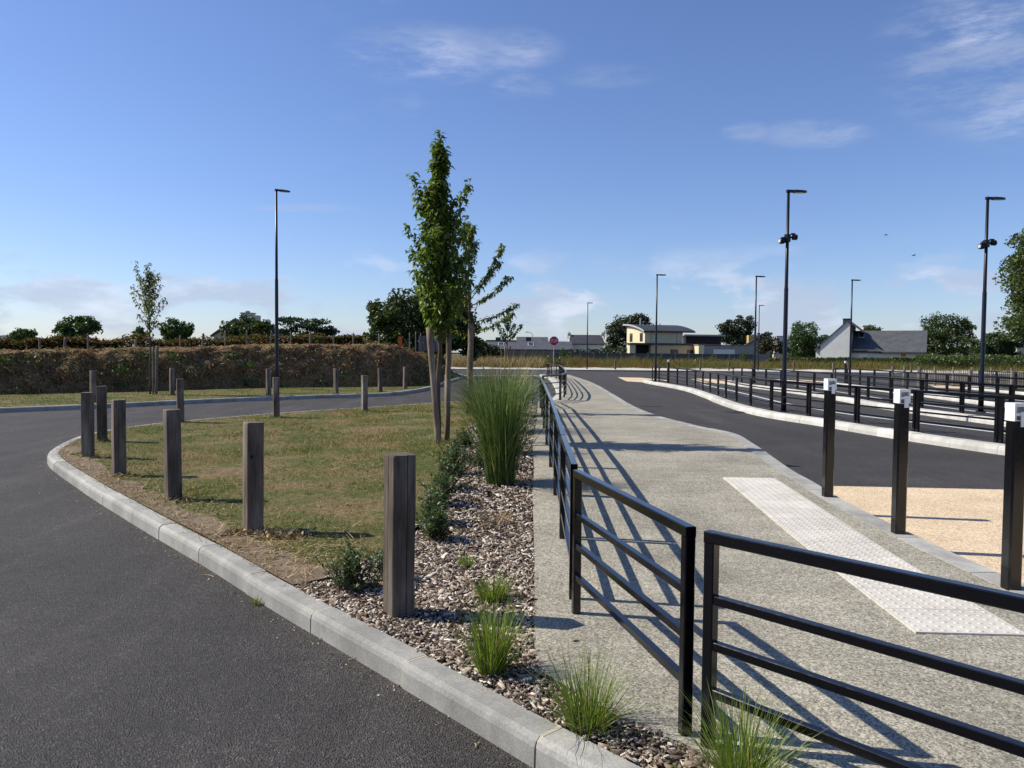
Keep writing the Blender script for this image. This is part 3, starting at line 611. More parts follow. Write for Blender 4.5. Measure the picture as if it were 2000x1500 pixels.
# bare strip beside the near kerb
st_ = IKin[(IKin[:, 1] > 4.8) & (IKin[:, 1] < 13) & (IKin[:, 0] < -1.4)]; i = RNG.integers(0, len(st_), 4200); e_ = st_[i] + np.abs(RNG.normal(0, .28, (4200, 1))) * np.array([[.72, .69]]) + RNG.normal(0, .06, (4200, 2)); e_ = e_[inside(A, e_[:, 0], e_[:, 1])]
q = np.r_[q[:1900], cl, e_]; n = len(q)
tag(blades('cut_straw', np.column_stack([q, zl(q[:, 0], q[:, 1]) + RNG.uniform(.01, .04, n)]), RNG.gamma(2., .028, n).clip(.02, .25), RNG.uniform(1.2, 1.62, n), RNG.uniform(0, 6.28, n), RNG.uniform(.003, .008, n), 'straw', droop=.03), 'scattered dry straw and clippings lying on the lawn', 'straw', kind='stuff')
for k, (px, py, L1) in enumerate(((405, 1125, .16), (270, 1085, .05), (345, 1090, .05), (78, 965, .07), (628, 1250, .03), (690, 1290, .06), (190, 1000, .04), (265, 1188, .02), (930, 1460, .05), (110, 910, .12), (150, 980, .07))):
    c = G(px, py, .0); mb = MB(); a0 = random.uniform(0, 3.1)
    pts = [(c[0] + L1 * (t - .5) * math.cos(a0 + t * .7), c[1] + L1 * (t - .5) * math.sin(a0 + t * .7), .006 + .004 * math.sin(t * 3)) for t in np.linspace(0, 1, 6)]
    tag(mb.tube(pts, [.002, .003, .003, .0028, .0022, .001], 5).build('straw_stalk', 'straw'), 'loose dry straw stalk lying on the dark asphalt', 'straw', 'straw stalks on the asphalt')

# grit and bark crumbs gathered at the foot of the near kerb
g_ = offset(IK, .03); g_ = g_[(g_[:, 1] > 1.5) & (g_[:, 1] < 14)]; n = 900; i = RNG.integers(0, len(g_), n); tI = np.gradient(g_, axis=0); tI /= np.linalg.norm(tI, axis=1)[:, None]
gp = g_[i] + np.stack([-tI[i, 1], tI[i, 0]], 1) * (np.abs(RNG.normal(0, .07, (n, 1))) - .015) + RNG.normal(0, .03, (n, 2)); k_ = ~inside(IK, gp[:, 0], gp[:, 1]); gp = gp[k_]; n = len(gp)
tag(quad_leaves('kerb_grit', np.column_stack([gp, np.full(n, .006)]), .012, 'bark_chip', None, 3.), 'fine grit and bark crumbs along the foot of the kerb', 'grit', kind='stuff')
# ------------------------------------------------------------------ timber bollards
def bollard_mesh(s, h, grooves, seed):
    R = random.Random(seed); a = s / 2; c = .006; prof = []
    def side(p0, p1, g):
        p0 = np.array(p0); p1 = np.array(p1); d = p1 - p0; inn = np.array([-d[1], d[0]]) / np.linalg.norm(d); prof.append(tuple(p0))
        if g is not None:
            m = p0 + d * g; u = d / np.linalg.norm(d); prof.extend([tuple(m - u * .0025), tuple(m + inn * .016), tuple(m + u * .0025)])
        prof.append(tuple(p1))
    side((-a + c, -a), (a - c, -a), grooves[0]); side((a, -a + c), (a, a - c), grooves[1]); side((a - c, a), (-a + c, a), grooves[2]); side((-a, a - c), (-a, -a + c), grooves[3])
    mb = MB(); n = len(prof); zs = [-.15, h * .33, h * .7, h - .008, h]; vs = []
    for k, z in enumerate(zs):
        sh = .96 if k == 4 else 1.0; wob = (R.uniform(-.0025, .0025), R.uniform(-.0025, .0025)) if 0 < k < 3 else (0, 0)
        vs += [(x * sh + wob[0], y * sh + wob[1], z + (R.uniform(-.002, .002) if k == 4 else 0)) for x, y in prof]
    fs = [(k * n + i, k * n + (i + 1) % n, (k + 1) * n + (i + 1) % n, (k + 1) * n + i) for k in range(4) for i in range(n)] + [tuple(range(4 * n, 5 * n))]
    mb.add(vs, fs); me = bpy.data.meshes.new('timber_bollard'); me.from_pydata(mb.v, [], mb.f); me.update(); me.materials.append(MATS['weathered_timber']); return me
BM = [bollard_mesh(.145, .965, (.62, None, None, .45), 1), bollard_mesh(.14, .95, (None, None, None, .5), 2), bollard_mesh(.14, .95, (.35, None, None, None), 3), bollard_mesh(.142, .95, (None, None, None, None), 4)]
ORD = ['first', 'second', 'third', 'fourth', 'fifth', 'sixth', 'seventh', 'eighth', 'ninth', 'tenth', 'eleventh', 'twelfth', 'thirteenth', 'fourteenth', 'fifteenth', 'sixteenth', 'seventeenth', 'eighteenth', 'nineteenth', 'twentieth', 'twenty-first', 'twenty-second', 'twenty-third']
LBL_N = 'grey timber bollard on the lawn island, %s along the kerb counting the cracked one first'
LBL_I = 'grey timber bollard on the back edge of the lawn island, %s from its rounded tip'
LBL_V = 'grey timber bollard on the verge below the bank, %s from the end near the pallets'
def bollard(x, y, z, m, label, rz, group=None):
    o = bpy.data.objects.new('timber_bollard', BM[m]); COL.objects.link(o); o.location = (float(x), float(y), float(z)); o.rotation_euler = (random.uniform(-.012, .012), random.uniform(-.012, .012), rz)
    tag(o, label, 'bollard', group); return o
R38 = math.radians(37)
for px, py, m, lab, grp in ((779, 1198, 0, 'grey timber bollard with a deep vertical crack standing in the bark mulch', None),
        (494, 1042, 1, 'grey timber bollard with a dark knot hole and a heap of clippings at its foot', None),
        (339, 978, 3, LBL_N % 'third', 1), (233, 928, 2, LBL_N % 'fourth', 1), (172, 893, 3, LBL_N % 'fifth', 1), (200, 862, 3, LBL_I % 'first', 1), (540, 815, 1, LBL_I % 'third', 1), (712, 803, 2, LBL_I % 'fourth', 1), (874, 797, 3, LBL_I % 'fifth', 1)):
    p = G(px, py, .125); bollard(p[0], p[1], zl(p[0], p[1]), m, lab, R38 + random.uniform(-.1, .1) - (.35 if px in (172, 200, 540, 874) else 0), 'timber bollards along the lawn island' if grp else None)
bollard(-7.25, 16.8, .125, 2, LBL_I % 'second', .5, 'timber bollards along the lawn island')
for k, (x, y) in enumerate(((-4.62, 33.2), (-5.2, 30.3), (-6.62, 28.9), (-8.65, 27.3), (-11.95, 27.0), (-12.5, 22.9))):
    bollard(x, y, .12, random.randint(1, 3), LBL_V % ORD[k], .75 + random.uniform(-.15, .15), 'timber bollards on the verge')
for k, x in enumerate((10.2, 18.6, 21.4, 27.7, 31.5, 39.0)): bollard(x, 74.2 + .5 * math.sin(x * .11) + 1.4, .1, 3, 'timber bollard before the dry meadow, %s one counting from the stop sign side' % ORD[k], random.uniform(0, .5), 'timber bollards before the meadow')
kb = [o for o in bpy.data.objects if o.get('label', '').startswith('grey timber bollard with a dark knot')][0]
mb = MB(); pr_ = [(-.035 + .013 * math.cos(a) * (1 + .2 * math.sin(3 * a)), .66 + .017 * math.sin(a)) for a in np.linspace(0, 6.283, 11)[:-1]]
mb.prism([(x, -.0725, z) for x, z in pr_], [(x, -.06, z) for x, z in pr_]); mb.build('knot_hole', 'painted_hollow_dark', kb)
# the knot hole of the second bollard is above; here the heap of soil and clippings at its foot
p = G(494, 1042, .125)
mb = MB(); P_ = sample_poly([(p[0] - .22, p[1] - .2), (p[0] + .5, p[1] - .26), (p[0] + .55, p[1] - .02), (p[0] - .1, p[1] - .05)], 260)
tag(quad_leaves('clipping_heap', np.column_stack([P_, .135 + RNG.uniform(0, .05, 260)]), .05, 'straw'), 'small heap of dry clippings at the foot of a bollard', 'clippings', kind='stuff')

bt = np.array([(o.location.x, o.location.y) for o in bpy.data.objects if o.name.startswith('timber_bollard') and o.location.y < 34 and o.location.y > 5.5]); q = np.repeat(bt, 90, 0); a_ = RNG.uniform(0, 6.283, len(q)); q = q + np.stack([np.cos(a_), np.sin(a_)], 1) * RNG.uniform(.085, .17, (len(q), 1)); n = len(q)
tag(blades('bollard_foot_grass', np.column_stack([q, zl(q[:, 0], q[:, 1]) - .004]), RNG.uniform(.04, .13, n), RNG.uniform(.1, .9, n), RNG.uniform(0, 6.28, n), RNG.uniform(.005, .009, n), 'lawn_blade', st=3, droop=.3), 'unmown grass round the feet of the timber bollards', 'grass', kind='stuff')
# ------------------------------------------------------------------ railings
def railing(a, b, za, zb, label, group, h=.87, w=.046, parts=4):
    a = np.array([a[0], a[1], za]); b = np.array([b[0], b[1], zb]); d = b - a; L = np.linalg.norm(d[:2]); rz = math.atan2(d[1], d[0]); sl = (zb - za)
    root = empty('railing_panel', a, rz); dz = lambda x: sl * x / L
    mb = MB(); mb.bar((-w / 2, 0, h - w / 2), (L + w / 2, 0, h - w / 2 + dz(L)), w, w, .004); mb.build('top_rail', 'black_paint', root)
    for k in (.60, .415, .225):
        mb = MB(); mb.bar((w / 2, 0, k), (L - w / 2, 0, k + dz(L)), .035, .035, .003); mb.build('rail', 'black_paint', root)
    for x in (0, L):
        mb = MB(); mb.bar((x, 0, -.05 + dz(x)), (x, 0, h - w + .001 + dz(x)), w, w, .004); mb.build('post', 'black_paint', root)
    if label: tag(root, label, 'railing', group)
    return root
def lerp(a, b, t): return (a[0] + (b[0] - a[0]) * t, a[1] + (b[1] - a[1]) * t)
zf_ = lambda p: float(zq(p[1]))
railing((.80, 3.03), (1.80, 1.90), .13, .13, 'black railing panel beside the kerb with a sedge tuft at its first post', None)
railing((.40, 4.60), (.73, 3.13), .13, .13, 'black railing panel at the footway corner, set at an angle to the straight row', None)
row = [(.40, 4.88), (.435, 6.48), (.475, 8.2), (.515, 10.0), (.57, 12.4), (.64, 15.2), (.74, 18.7), (.83, 22.0)]
for i in range(len(row) - 1):
    a, b = row[i], row[i + 1]; b2 = lerp(b, a, .03 if i else .04)
    railing(a, b2, zf_(a), zf_(b2), 'black railing panel beside the grass clumps, %s in the row from the footway corner' % ORD[i], 'railing row beside the planting bed', w=.046 if i < 5 else .05)
railing((.82, 22.1), (.66, 24.4), .13, .13, 'black railing panel ending the long row beside the asphalt', None)
farc = catmull([(.98, 24.4), (1.45, 25.0), (1.88, 27.6), (2.18, 31.2), (2.62, 40), (2.86, 47.5), (2.55, 50.5), (2.55, 57)], .2)
fr = resample(farc, 1.75)
for i in range(len(fr) - 1):
    b2 = lerp(fr[i + 1], fr[i], .04); railing(fr[i], b2, .135, .135, 'black railing panel on the curved far railing, %s along from the long straight row' % ORD[i], 'curved far railing', w=.055)
for k, (I, lab) in enumerate(zip(ISL, ('black railing panel on the bus island beside the footway lane, %s from its lamp-post tip', 'black railing panel on the middle bus island, %s from its lamp-post tip', 'black railing panel on the third bus island, %s from its lamp-post tip', 'black railing panel on the bus island nearest the paling fence, %s from its tip'))):
    P = resample(offset(I['path'], .42), 1.98, 1.2 if k == 0 else .6)
    for i in range(len(P) - 1):
        b2 = lerp(P[i + 1], P[i], .05); railing(P[i], b2, .155, .155, lab % ORD[i], 'railings of bus island %s' % ('one', 'two', 'three', 'four')[k], h=.86, w=.06)

# ------------------------------------------------------------------ tactile paving
ta, tb_ = np.array([2.55, 9.22]), np.array([2.30, 4.30]); tw = .62; ax = (tb_ - ta); tl = np.linalg.norm(ax); ax /= tl; sx = np.array([-ax[1], ax[0]]); nt_ = 12; tile = tl / nt_
root = struct(empty('tactile_paving', (0, 0, 0)))
mb = MB(); e = .004; mb.box((tw / 2, tile / 2, .001), (tw - e, tile - e, .012))
for i in range(9):
    for j in range(6):
        cx = (i + .5) * tw / 9; cy = (j + .5) * tile / 6; vs = []
        for r_, z_ in ((.016, .007), (.010, .0115)):
            vs += [(cx + r_ * math.cos(a * math.pi / 3), cy + r_ * math.sin(a * math.pi / 3), z_) for a in range(6)]
        mb.add(vs, [(a, (a + 1) % 6, 6 + (a + 1) % 6, 6 + a) for a in range(6)] + [tuple(range(6, 12))])
tme = bpy.data.meshes.new('tactile_tile'); tme.from_pydata(mb.v, [], mb.f); tme.update(); tme.materials.append(MATS['tactile_white'])
for k in range(nt_):
    q0 = ta + ax * tile * k; o = bpy.data.objects.new('tactile_tile', tme); COL.objects.link(o); o.parent = root
    y1 = q0[1]; slope = (float(zq(q0[1] + ax[1] * tile)) - float(zq(q0[1]))) / tile
    # local x across, local y along
    X = Vector((sx[0], sx[1], 0)); Yv = Vector((ax[0], ax[1], slope)).normalized()
    if X.cross(Yv).z < 0: X = -X; q0 = q0 + sx * tw
    Zv = X.cross(Yv)
    o.matrix_local = Matrix(((X.x, Yv.x, Zv.x, q0[0]), (X.y, Yv.y, Zv.y, q0[1]), (X.z, Yv.z, Zv.z, float(zq(y1)) + .004), (0, 0, 0, 1)))
mb = MB()
c = G(1270, 791, .17); tag(mb.box((c[0], c[1], float(zq(c[1])) + .004), (.62, .10, .01)).build('slot_drain', 'dark_grate'), 'thin dark slot drain set across the concrete footway', 'drain')
c = G(1443, 806, 0); mb = MB(); mb.box((c[0] + .1, c[1] + .2, .006), (.75, .45, .012), .3)
for i in range(6): mb.box((c[0] + .1 - .3 * math.cos(.3) + i * .12 * math.cos(.3), c[1] + .2 - .3 * math.sin(.3) + i * .12 * math.sin(.3), .014), (.03, .4, .008), .3)
tag(mb.build('drain_grate', 'dark_grate'), 'dark rectangular drain grate at the foot of the bus island kerb', 'drain')
c = G(1123, 1252, .13); mb = MB(); tag(mb.box((c[0], c[1], .137), (.03, .018, .008), .4).build('bark_chip', 'bark_chip'), 'single brown bark chip lying on the footway', 'bark chip')

# ------------------------------------------------------------------ light bollards
def light_bollard():
    r_ = empty('light_bollard'); w = .096
    mb = MB(); mb.bar((0, 0, -.05), (0, 0, 1.14), w, w, .012); mb.build('post', 'black_paint', r_)
    hd = MB(); z0, z1 = 1.145, 1.265; t = .013; a = w / 2 + .0005
    hd.box((-a + t / 2, 0, (z0 + z1) / 2), (t, 2 * a, z1 - z0)); hd.box((a - t / 2, 0, (z0 + z1) / 2), (t, 2 * a - .001, z1 - z0 - .0006))
    hd.box((0, 0, z1 - .012), (2 * a - 2 * t, 2 * a - .002, .024)); hd.box((0, a - t / 2, (z0 + z1) / 2 - .014), (2 * a - 2 * t, t, z1 - z0 - .03))
    hd.box((0, -a + .012, z0 + .045), (2 * a - 2 * t, .02, .02)); hd.box((.012, -a - .003, z0 + .012), (.036, .010, .10)); hd.build('lamp_head', 'white_plastic', r_)
    mb = MB(); mb.box((0, .01, (z0 + z1) / 2), (2 * a - 2 * t - .004, .03, .1)); mb.build('lens', 'led_lens', r_)
    return r_
lb0 = light_bollard(); first = True
def put_lb(x, y, z, rz, label, group=None):
    global first
    o = lb0 if first else copy_tree(lb0); first = False
    o.location = (float(x), float(y), float(z)); o.rotation_euler = (0, 0, rz)
    if 'group' in o: del o['group']
    tag(o, label, 'light bollard', group); return o
for k, (px, py) in enumerate(((1616, 970), (1754, 1047), (1974, 1150))):
    p = G(px, py, .13 if py > 1000 else .19); put_lb(p[0], p[1], zq(p[1]), math.radians(2), 'black light bollard with white head beside the tactile paving, %s from the asphalt end' % ORD[k], 'light bollards at the pale crossing')
put_lb(8.55, 42.0, .155, .1, 'black light bollard with white head at the tip of the bus island', None)
put_lb(18.9, 43.6, .155, .1, 'black light bollard with white head beside a lamp post on the third bus island', None)
put_lb(4.7, 74.4 + 1.4, .1, .1, 'black light bollard with white head near the stop sign before the meadow', None)

# ------------------------------------------------------------------ lamp posts
def lamp(x, y, z, h, head_dir, label, group=None, cams=False, k=1.):
    r_ = empty('lamp_post', (x, y, z))
    mb = MB(); mb.tube([(0, 0, -.05), (0, 0, .9), (0, 0, .95), (0, 0, h * .56), (0, 0, h * .57), (0, 0, h)], [.072 * k, .07 * k, .062 * k, .056 * k, .047 * k, .038 * k], 14); mb.build('pole', 'lamp_paint', r_, True)
    mb = MB(); mb.tube([(0, 0, -.02), (0, 0, .03)], [.13, .13], 12); mb.build('base_plate', 'lamp_paint', r_)
    c_, s_ = math.cos(head_dir), math.sin(head_dir)
    def loc(u, v, zz): return (u * c_ - v * s_, u * s_ + v * c_, zz)
    pl = [(-.05, -.045), (.12, -.045), (.17, -.085), (.40, -.085), (.50, -.03), (.50, .03), (.40, .085), (.17, .085), (.12, .045), (-.05, .045)]
    mb = MB(); mb.prism([loc(a, b, h - .025) for a, b in pl], [loc(a, b, h + .045 - max(0, a) * .04) for a, b in pl]); hd = mb.build('lamp_head', 'lamp_paint', r_)
    pl = [(.18, -.065), (.38, -.065), (.38, .065), (.18, .065)]
    mb = MB(); mb.prism([loc(a, b, h - .034) for a, b in pl], [loc(a, b, h - .026) for a, b in pl]); mb.build('lens', 'led_lens', hd)
    if cams:
        zc = h * .79
        mb = MB(); mb.tube([(0, 0, zc - .1), (0, 0, zc + .1)], [.085, .085], 12); mb.build('bracket_band', 'lamp_paint', r_)
        for (dx, dy, dz) in ((-.17, -.06, -.09), (.17, -.03, .02), (.02, .15, -.02)):
            mb = MB(); d = np.array([dx, dy, 0]); d /= np.linalg.norm(d); c0 = np.array([0, 0, zc + dz]) + d * .06
            mb.tube([c0, c0 + d * .05, c0 + d * .06, c0 + d * .16, c0 + d * .19, c0 + d * .2], [.025, .025, .07, .08, .07, .055], 12)
            mb.box((c0[0] + d[0] * .08, c0[1] + d[1] * .08, zc + dz + .09), (.1, .08, .04)); f_ = mb.build('floodlight', 'lamp_paint', r_)
            mb = MB(); mb.tube([c0 + d * .2, c0 + d * .206], [.05, .046], 12); mb.build('lens', 'led_lens', f_)
    tag(r_, label, 'lamp post', group); return r_
lamp(-8.75, 28.6, .12, 7.5, .5, 'tall black lamp post on the grass verge in front of the earth bank', k=1.1)
lamp(7.47, 21.1, .155, 6.0, .05, 'black lamp post with floodlights standing among the railings of the near bus island', cams=True)
lamp(13.32, 21.8, .155, 6.0, .05, 'black lamp post with floodlights on the middle bus island', cams=True)
lamp(8.1, 43.4, .155, 6.0, .05, 'plain black lamp post at the tip of the near bus island')
lamp(13.8, 43.8, .155, 6.0, .05, 'plain black lamp post at the tip of the middle bus island')
lamp(19.94, 45.4, .155, 6.0, .05, 'plain black lamp post at the tip of the third bus island')
lamp(24.3, 76.0, .1, 6.5, .2, 'far black lamp post before the meadow, between hedge end and round green tree')
lamp(7.4, 76.0, .1, 6.6, .1, 'far black lamp post before the meadow, in front of the slate-roofed cottage')

# ------------------------------------------------------------------ stop sign
ss = empty('stop_sign', (3.35, 62, 0)); tag(ss, 'red octagonal STOP sign with white border on a grey pole', 'stop sign')
mb = MB(); mb.tube([(0, .03, -.05), (0, .03, 3.02)], [.03, .03], 10); mb.build('pole', 'galvanised', ss)
def octo(r_, y): return [(r_ * math.cos(math.pi / 8 + k * math.pi / 4), y, 2.70 + r_ * math.sin(math.pi / 8 + k * math.pi / 4)) for k in range(8)]
mb = MB(); mb.prism(octo(.40, 0), octo(.40, .015)); pl_ = mb.build('sign_plate', 'sign_white', ss)
mb = MB(); mb.prism(octo(.365, -.006), octo(.365, -.001)); mb.build('red_face', 'sign_red', pl_)
fc = bpy.data.curves.new('txt', 'FONT'); fc.body = 'STOP'; fc.align_x = 'CENTER'; fc.align_y = 'CENTER'; fc.size = .36; fc.extrude = .002; fc.offset = .0
fo = bpy.data.objects.new('txt', fc); COL.objects.link(fo); dg = bpy.context.evaluated_depsgraph_get(); me = bpy.data.meshes.new_from_object(fo.evaluated_get(dg)); bpy.data.objects.remove(fo)
lt = link('lettering', me, 'sign_white', pl_); lt.rotation_euler = (math.pi / 2, 0, 0); lt.location = (0, -.010, 2.70); lt.scale = (.64, 1.0, 1)

# ------------------------------------------------------------------ ornamental grasses and shrubs
def tuft(name, x, y, n, h, r, spread, width, m, label, cat='ornamental grass', group=None, droop=.35, plume=0, z=None):
    z = float(zl(x, y)) - .01 if z is None else z
    az = RNG.uniform(0, 6.283, n); rr = r * np.sqrt(RNG.random(n)); B = np.column_stack([x + rr * np.cos(az), y + rr * np.sin(az), np.full(n, z)])
    az2 = az + RNG.normal(0, .5, n); tl_ = (np.abs(RNG.normal(0, spread, n)) + (RNG.random(n) < .07) * RNG.uniform(0, .5, n)).clip(0, 1.25); hh = h * RNG.uniform(.5, 1.08, n) * (1 - .25 * tl_)
    root = empty(name, (x, y, z))
    o = blades('leaves', B - np.array([x, y, z]), hh, tl_, az2, width * RNG.uniform(.7, 1.25, n), m, root, droop=np.abs(RNG.normal(droop, .10, n)) + (RNG.random(n) < .12) * RNG.uniform(.1, .5, n))
    if plume:
        az = RNG.uniform(0, 6.283, plume); B = np.column_stack([x + r * .5 * np.cos(az), y + r * .5 * np.sin(az), np.full(plume, z)])
        blades('plumes', B - np.array([x, y, z]), h * RNG.uniform(1.0, 1.3, plume), np.abs(RNG.normal(0, .28, plume)), az, width * 1.2, 'reed_dry', root, droop=.12)
    tag(root, label, cat, group); return root
tuft('grass_clump', -.13, 8.85, 1250, 1.36, .165, .06, .0085, 'miscanthus', 'tall arching green grass clump at the near end of the row beside the railing', droop=.10)
tuft('grass_clump', -.26, 11.4, 800, 1.25, .16, .11, .009, 'miscanthus', 'tall green grass clump close behind the foremost one', droop=.16)
tuft('grass_clump', -.22, 14.6, 900, 1.45, .22, .16, .010, 'miscanthus', 'tall green grass clump with beige plumes level with the staked pear', droop=.3, plume=30)
tuft('grass_clump', -.6, 17.0, 600, 1.65, .2, .34, .011, 'miscanthus', 'dark green grass clump arching over the lawn behind the stakes', droop=.5)
tuft('grass_clump', .0, 19.0, 800, 1.4, .3, .28, .012, 'miscanthus', 'far green grass clump with dry plumes where the bed narrows', droop=.3, plume=60)
tuft('sedge_tuft', -.09, 3.74, 330, .40, .055, .30, .0052, 'sedge', 'bright green upright sedge tuft in mulch nearest the kerb joint', droop=.10)
tuft('sedge_tuft', -.115, 4.86, 300, .21, .07, .5, .005, 'sedge', 'low spreading green sedge tuft behind the upright one', droop=.2)
tuft('sedge_tuft', -.33, 5.62, 120, .13, .05, .35, .0045, 'sedge', 'tiny green sedge tuft alone in the mulch', droop=.15)
tuft('sedge_tuft', .33, 3.20, 360, .38, .085, .42, .0038, 'sedge', 'fine airy sedge tuft against the footway corner', droop=.16)
tuft('sedge_tuft', .84, 2.72, 460, .42, .07, .42, .0038, 'sedge', 'airy sedge tuft at the foot of the angled railing posts', droop=.16)
tuft('weed_tuft', -1.70, 5.10, 60, .07, .02, .6, .004, 'sedge', 'small green weed growing in a kerb joint', 'weed', z=.005, droop=.2)
tuft('dead_tuft', -.14, 7.0, 160, .16, .14, .9, .004, 'straw', 'withered brown tuft in the mulch before the tall grass', 'dead plant', droop=.3)
def shrub(x, y, w, h, n, label, group=None, m='leaf_shrub', size=.034, seed=0, open_=.5):
    R = random.Random(seed); z = float(zl(x, y)) - .02; root = empty('shrub', (x, y, z)); st = MB(); P = []; D = []
    for k in range(max(9, n // 15)):
        az = R.uniform(0, 6.283); tl_ = abs(R.gauss(0, .55)); L = h * R.uniform(.6, 1.08); p = np.array([R.gauss(0, w * .14), R.gauss(0, w * .14), 0.]); pts = [p.copy()]
        d = np.array([math.cos(az) * math.sin(tl_) * w / h, math.sin(az) * math.sin(tl_) * w / h, math.cos(tl_)])
        for s in range(5): d = d + np.array([R.gauss(0, .12), R.gauss(0, .12), .05]); p = p + d / np.linalg.norm(d) * L / 5; pts.append(p.copy())
        st.tube(pts, [.004, .0035, .003, .0025, .002, .001], 4, False); pa = np.array(pts)
        for s in range(22):
            t = R.uniform(.18, 1.02) * 5; i = min(4, int(t)); q = pa[i] + (pa[i + 1] - pa[i]) * (t - i); P.append(q); a2 = R.uniform(0, 6.283); D.append((math.cos(a2) * .8, math.sin(a2) * .8, R.uniform(.1, .9)))
    st.build('stems', 'tree_bark', root); P = np.array(P); n_ = len(P)
    leaf_mesh('foliage', P, np.array(D), np.tile([0, 0, 1.], (n_, 1)) + rvec(n_) * .4, RNG.uniform(.7, 1.3, n_) * size, RNG.uniform(.7, 1.2, n_) * size * .42, m, root, droop=.1); return tag(root, label, 'shrub', group)
shrub(-1.05, 5.06, .30, .33, 900, 'dark small-leaved shrub right beside the cracked timber bollard', seed=1)
shrub(-.86, 5.30, .22, .26, 450, 'dark small-leaved shrub half hidden behind the cracked timber bollard', seed=2)
for k, (x, y, s) in enumerate(((-.62, 6.35, .34), (-.70, 6.95, .36), (-.72, 7.7, .40), (-.72, 8.5, .42), (-.70, 9.4, .42), (-.78, 10.6, .40), (-.72, 12.0, .36))):
    shrub(x, y, s * .8, s * .88, 560, 'low small-leaved shrub between lawn and mulch, %s in the row from the cracked bollard' % ORD[k], 'shrubs along the mulch edge', seed=10 + k, size=.048)
for k, (x, y) in enumerate(((-.42, 10.0), (.02, 11.2), (-.1, 9.9), (.0, 13.0))): shrub(x, y, .4, .3, 500, 'low bright green plant %s' % ('on the lawn side of the foremost tall grass', 'by the railing behind the foremost tall grass', 'close behind the foremost tall grass', 'beside the plumed tall grass level with the pear')[k], 'low plants among the tall grass', 'leaf_light', .04, 30 + k)

# ------------------------------------------------------------------ young staked trees
def wander(p0, p1, k, amp, R):
    p0 = np.array(p0, float); p1 = np.array(p1, float); return [p0 + (p1 - p0) * t + (np.array([R.gauss(0, amp), R.gauss(0, amp), 0]) if 0 < t < 1 else 0) for t in np.linspace(0, 1, k)]
def along(pts, t):
    pts = np.array(pts); u = t * (len(pts) - 1); i = min(len(pts) - 2, int(u)); return pts[i] + (pts[i + 1] - pts[i]) * (u - i), pts[i + 1] - pts[i]
def young_tree(x, y, z, h, z0, prof, nb_, leaves, size, m, bark, label, seed, elev=1.15, r_=.035, cat='tree', lean=(0, 0), group=None):
    R = random.Random(seed); root = empty('young_tree', (x, y, z)); tr = MB(); tp = wander((0, 0, -.05), (lean[0], lean[1], h * .985), 14, .014, R)
    tr.tube(tp, list(np.linspace(r_, .005, 14)), 8); P = []; D = []
    for k in range(nb_):
        f = (k + R.random()) / nb_; zz = z0 + (h * .93 - z0) * f; b0, _ = along(tp, zz / h); az = k * 2.4 + R.uniform(-.4, .4); wid = prof(f) * R.uniform(.45, 1.15); el = elev + R.uniform(-.25, .2)
        L = max(.12, wid / max(.25, math.cos(el))); L = min(L, (h * 1.0 - zz) / math.sin(el) + .12); p = b0.copy(); pts = [p.copy()]; d = np.array([math.cos(az) * math.cos(el * .75), math.sin(az) * math.cos(el * .75), math.sin(el * .75)])
        for s in range(6): d = d + np.array([R.gauss(0, .07), R.gauss(0, .07), .10]); d /= np.linalg.norm(d); p = p + d * L / 6; pts.append(p.copy())
        tr.tube(pts, list(np.linspace(r_ * .36, .003, 7)), 5, False)
        for s in range(int(leaves / nb_ * (.5 + L))):
            t = R.uniform(.12, 1.03); q, dd = along(pts, min(t, 1)); a2 = R.uniform(0, 6.283); P.append(q + np.array([R.gauss(0, .035), R.gauss(0, .035), R.gauss(0, .03)]))
            D.append((math.cos(a2), math.sin(a2), R.uniform(-1.1, .35)))
    for s in range(int(leaves * .05)):
        q, _ = along(tp, R.uniform(z0 / h, 1)); a2 = R.uniform(0, 6.283); P.append(q); D.append((math.cos(a2), math.sin(a2), R.uniform(-.5, .6)))
    tr.build('trunk', bark, root, True); P = np.array(P); n_ = len(P)
    leaf_mesh('crown', P, np.array(D), np.tile([0, 0, 1.], (n_, 1)) + rvec(n_) * .45, RNG.uniform(.65, 1.25, n_) * size, RNG.uniform(.8, 1.15, n_) * size * .56, m, root, fold=.2, droop=.32)
    return tag(root, label, cat, group)
def pearprof(f): return float(np.interp(min(1, f + .2), [0, .2, .3, .45, .6, .72, .82, .9, 1], [.4, .56, .47, .40, .42, .40, .30, .20, .09]))
young_tree(-1.22, 12.75, .2, 5.2, 1.75, pearprof, 88, 5000, .118, 'leaf_pear', 'tree_bark', 'dense columnar young pear tree between two wooden stakes on the lawn', 3, 1.16, .05)
def paleprof(f): return .16 + .46 * math.sin(min(1, f * 1.1 + .15) * math.pi)
young_tree(-12.9, 27.4, .12, 4.75, 2.2, paleprof, 34, 900, .125, 'leaf_pale', 'tree_bark', 'slender pale-leaved young tree on the verge in front of the earth bank', 5, 1.1, .035)
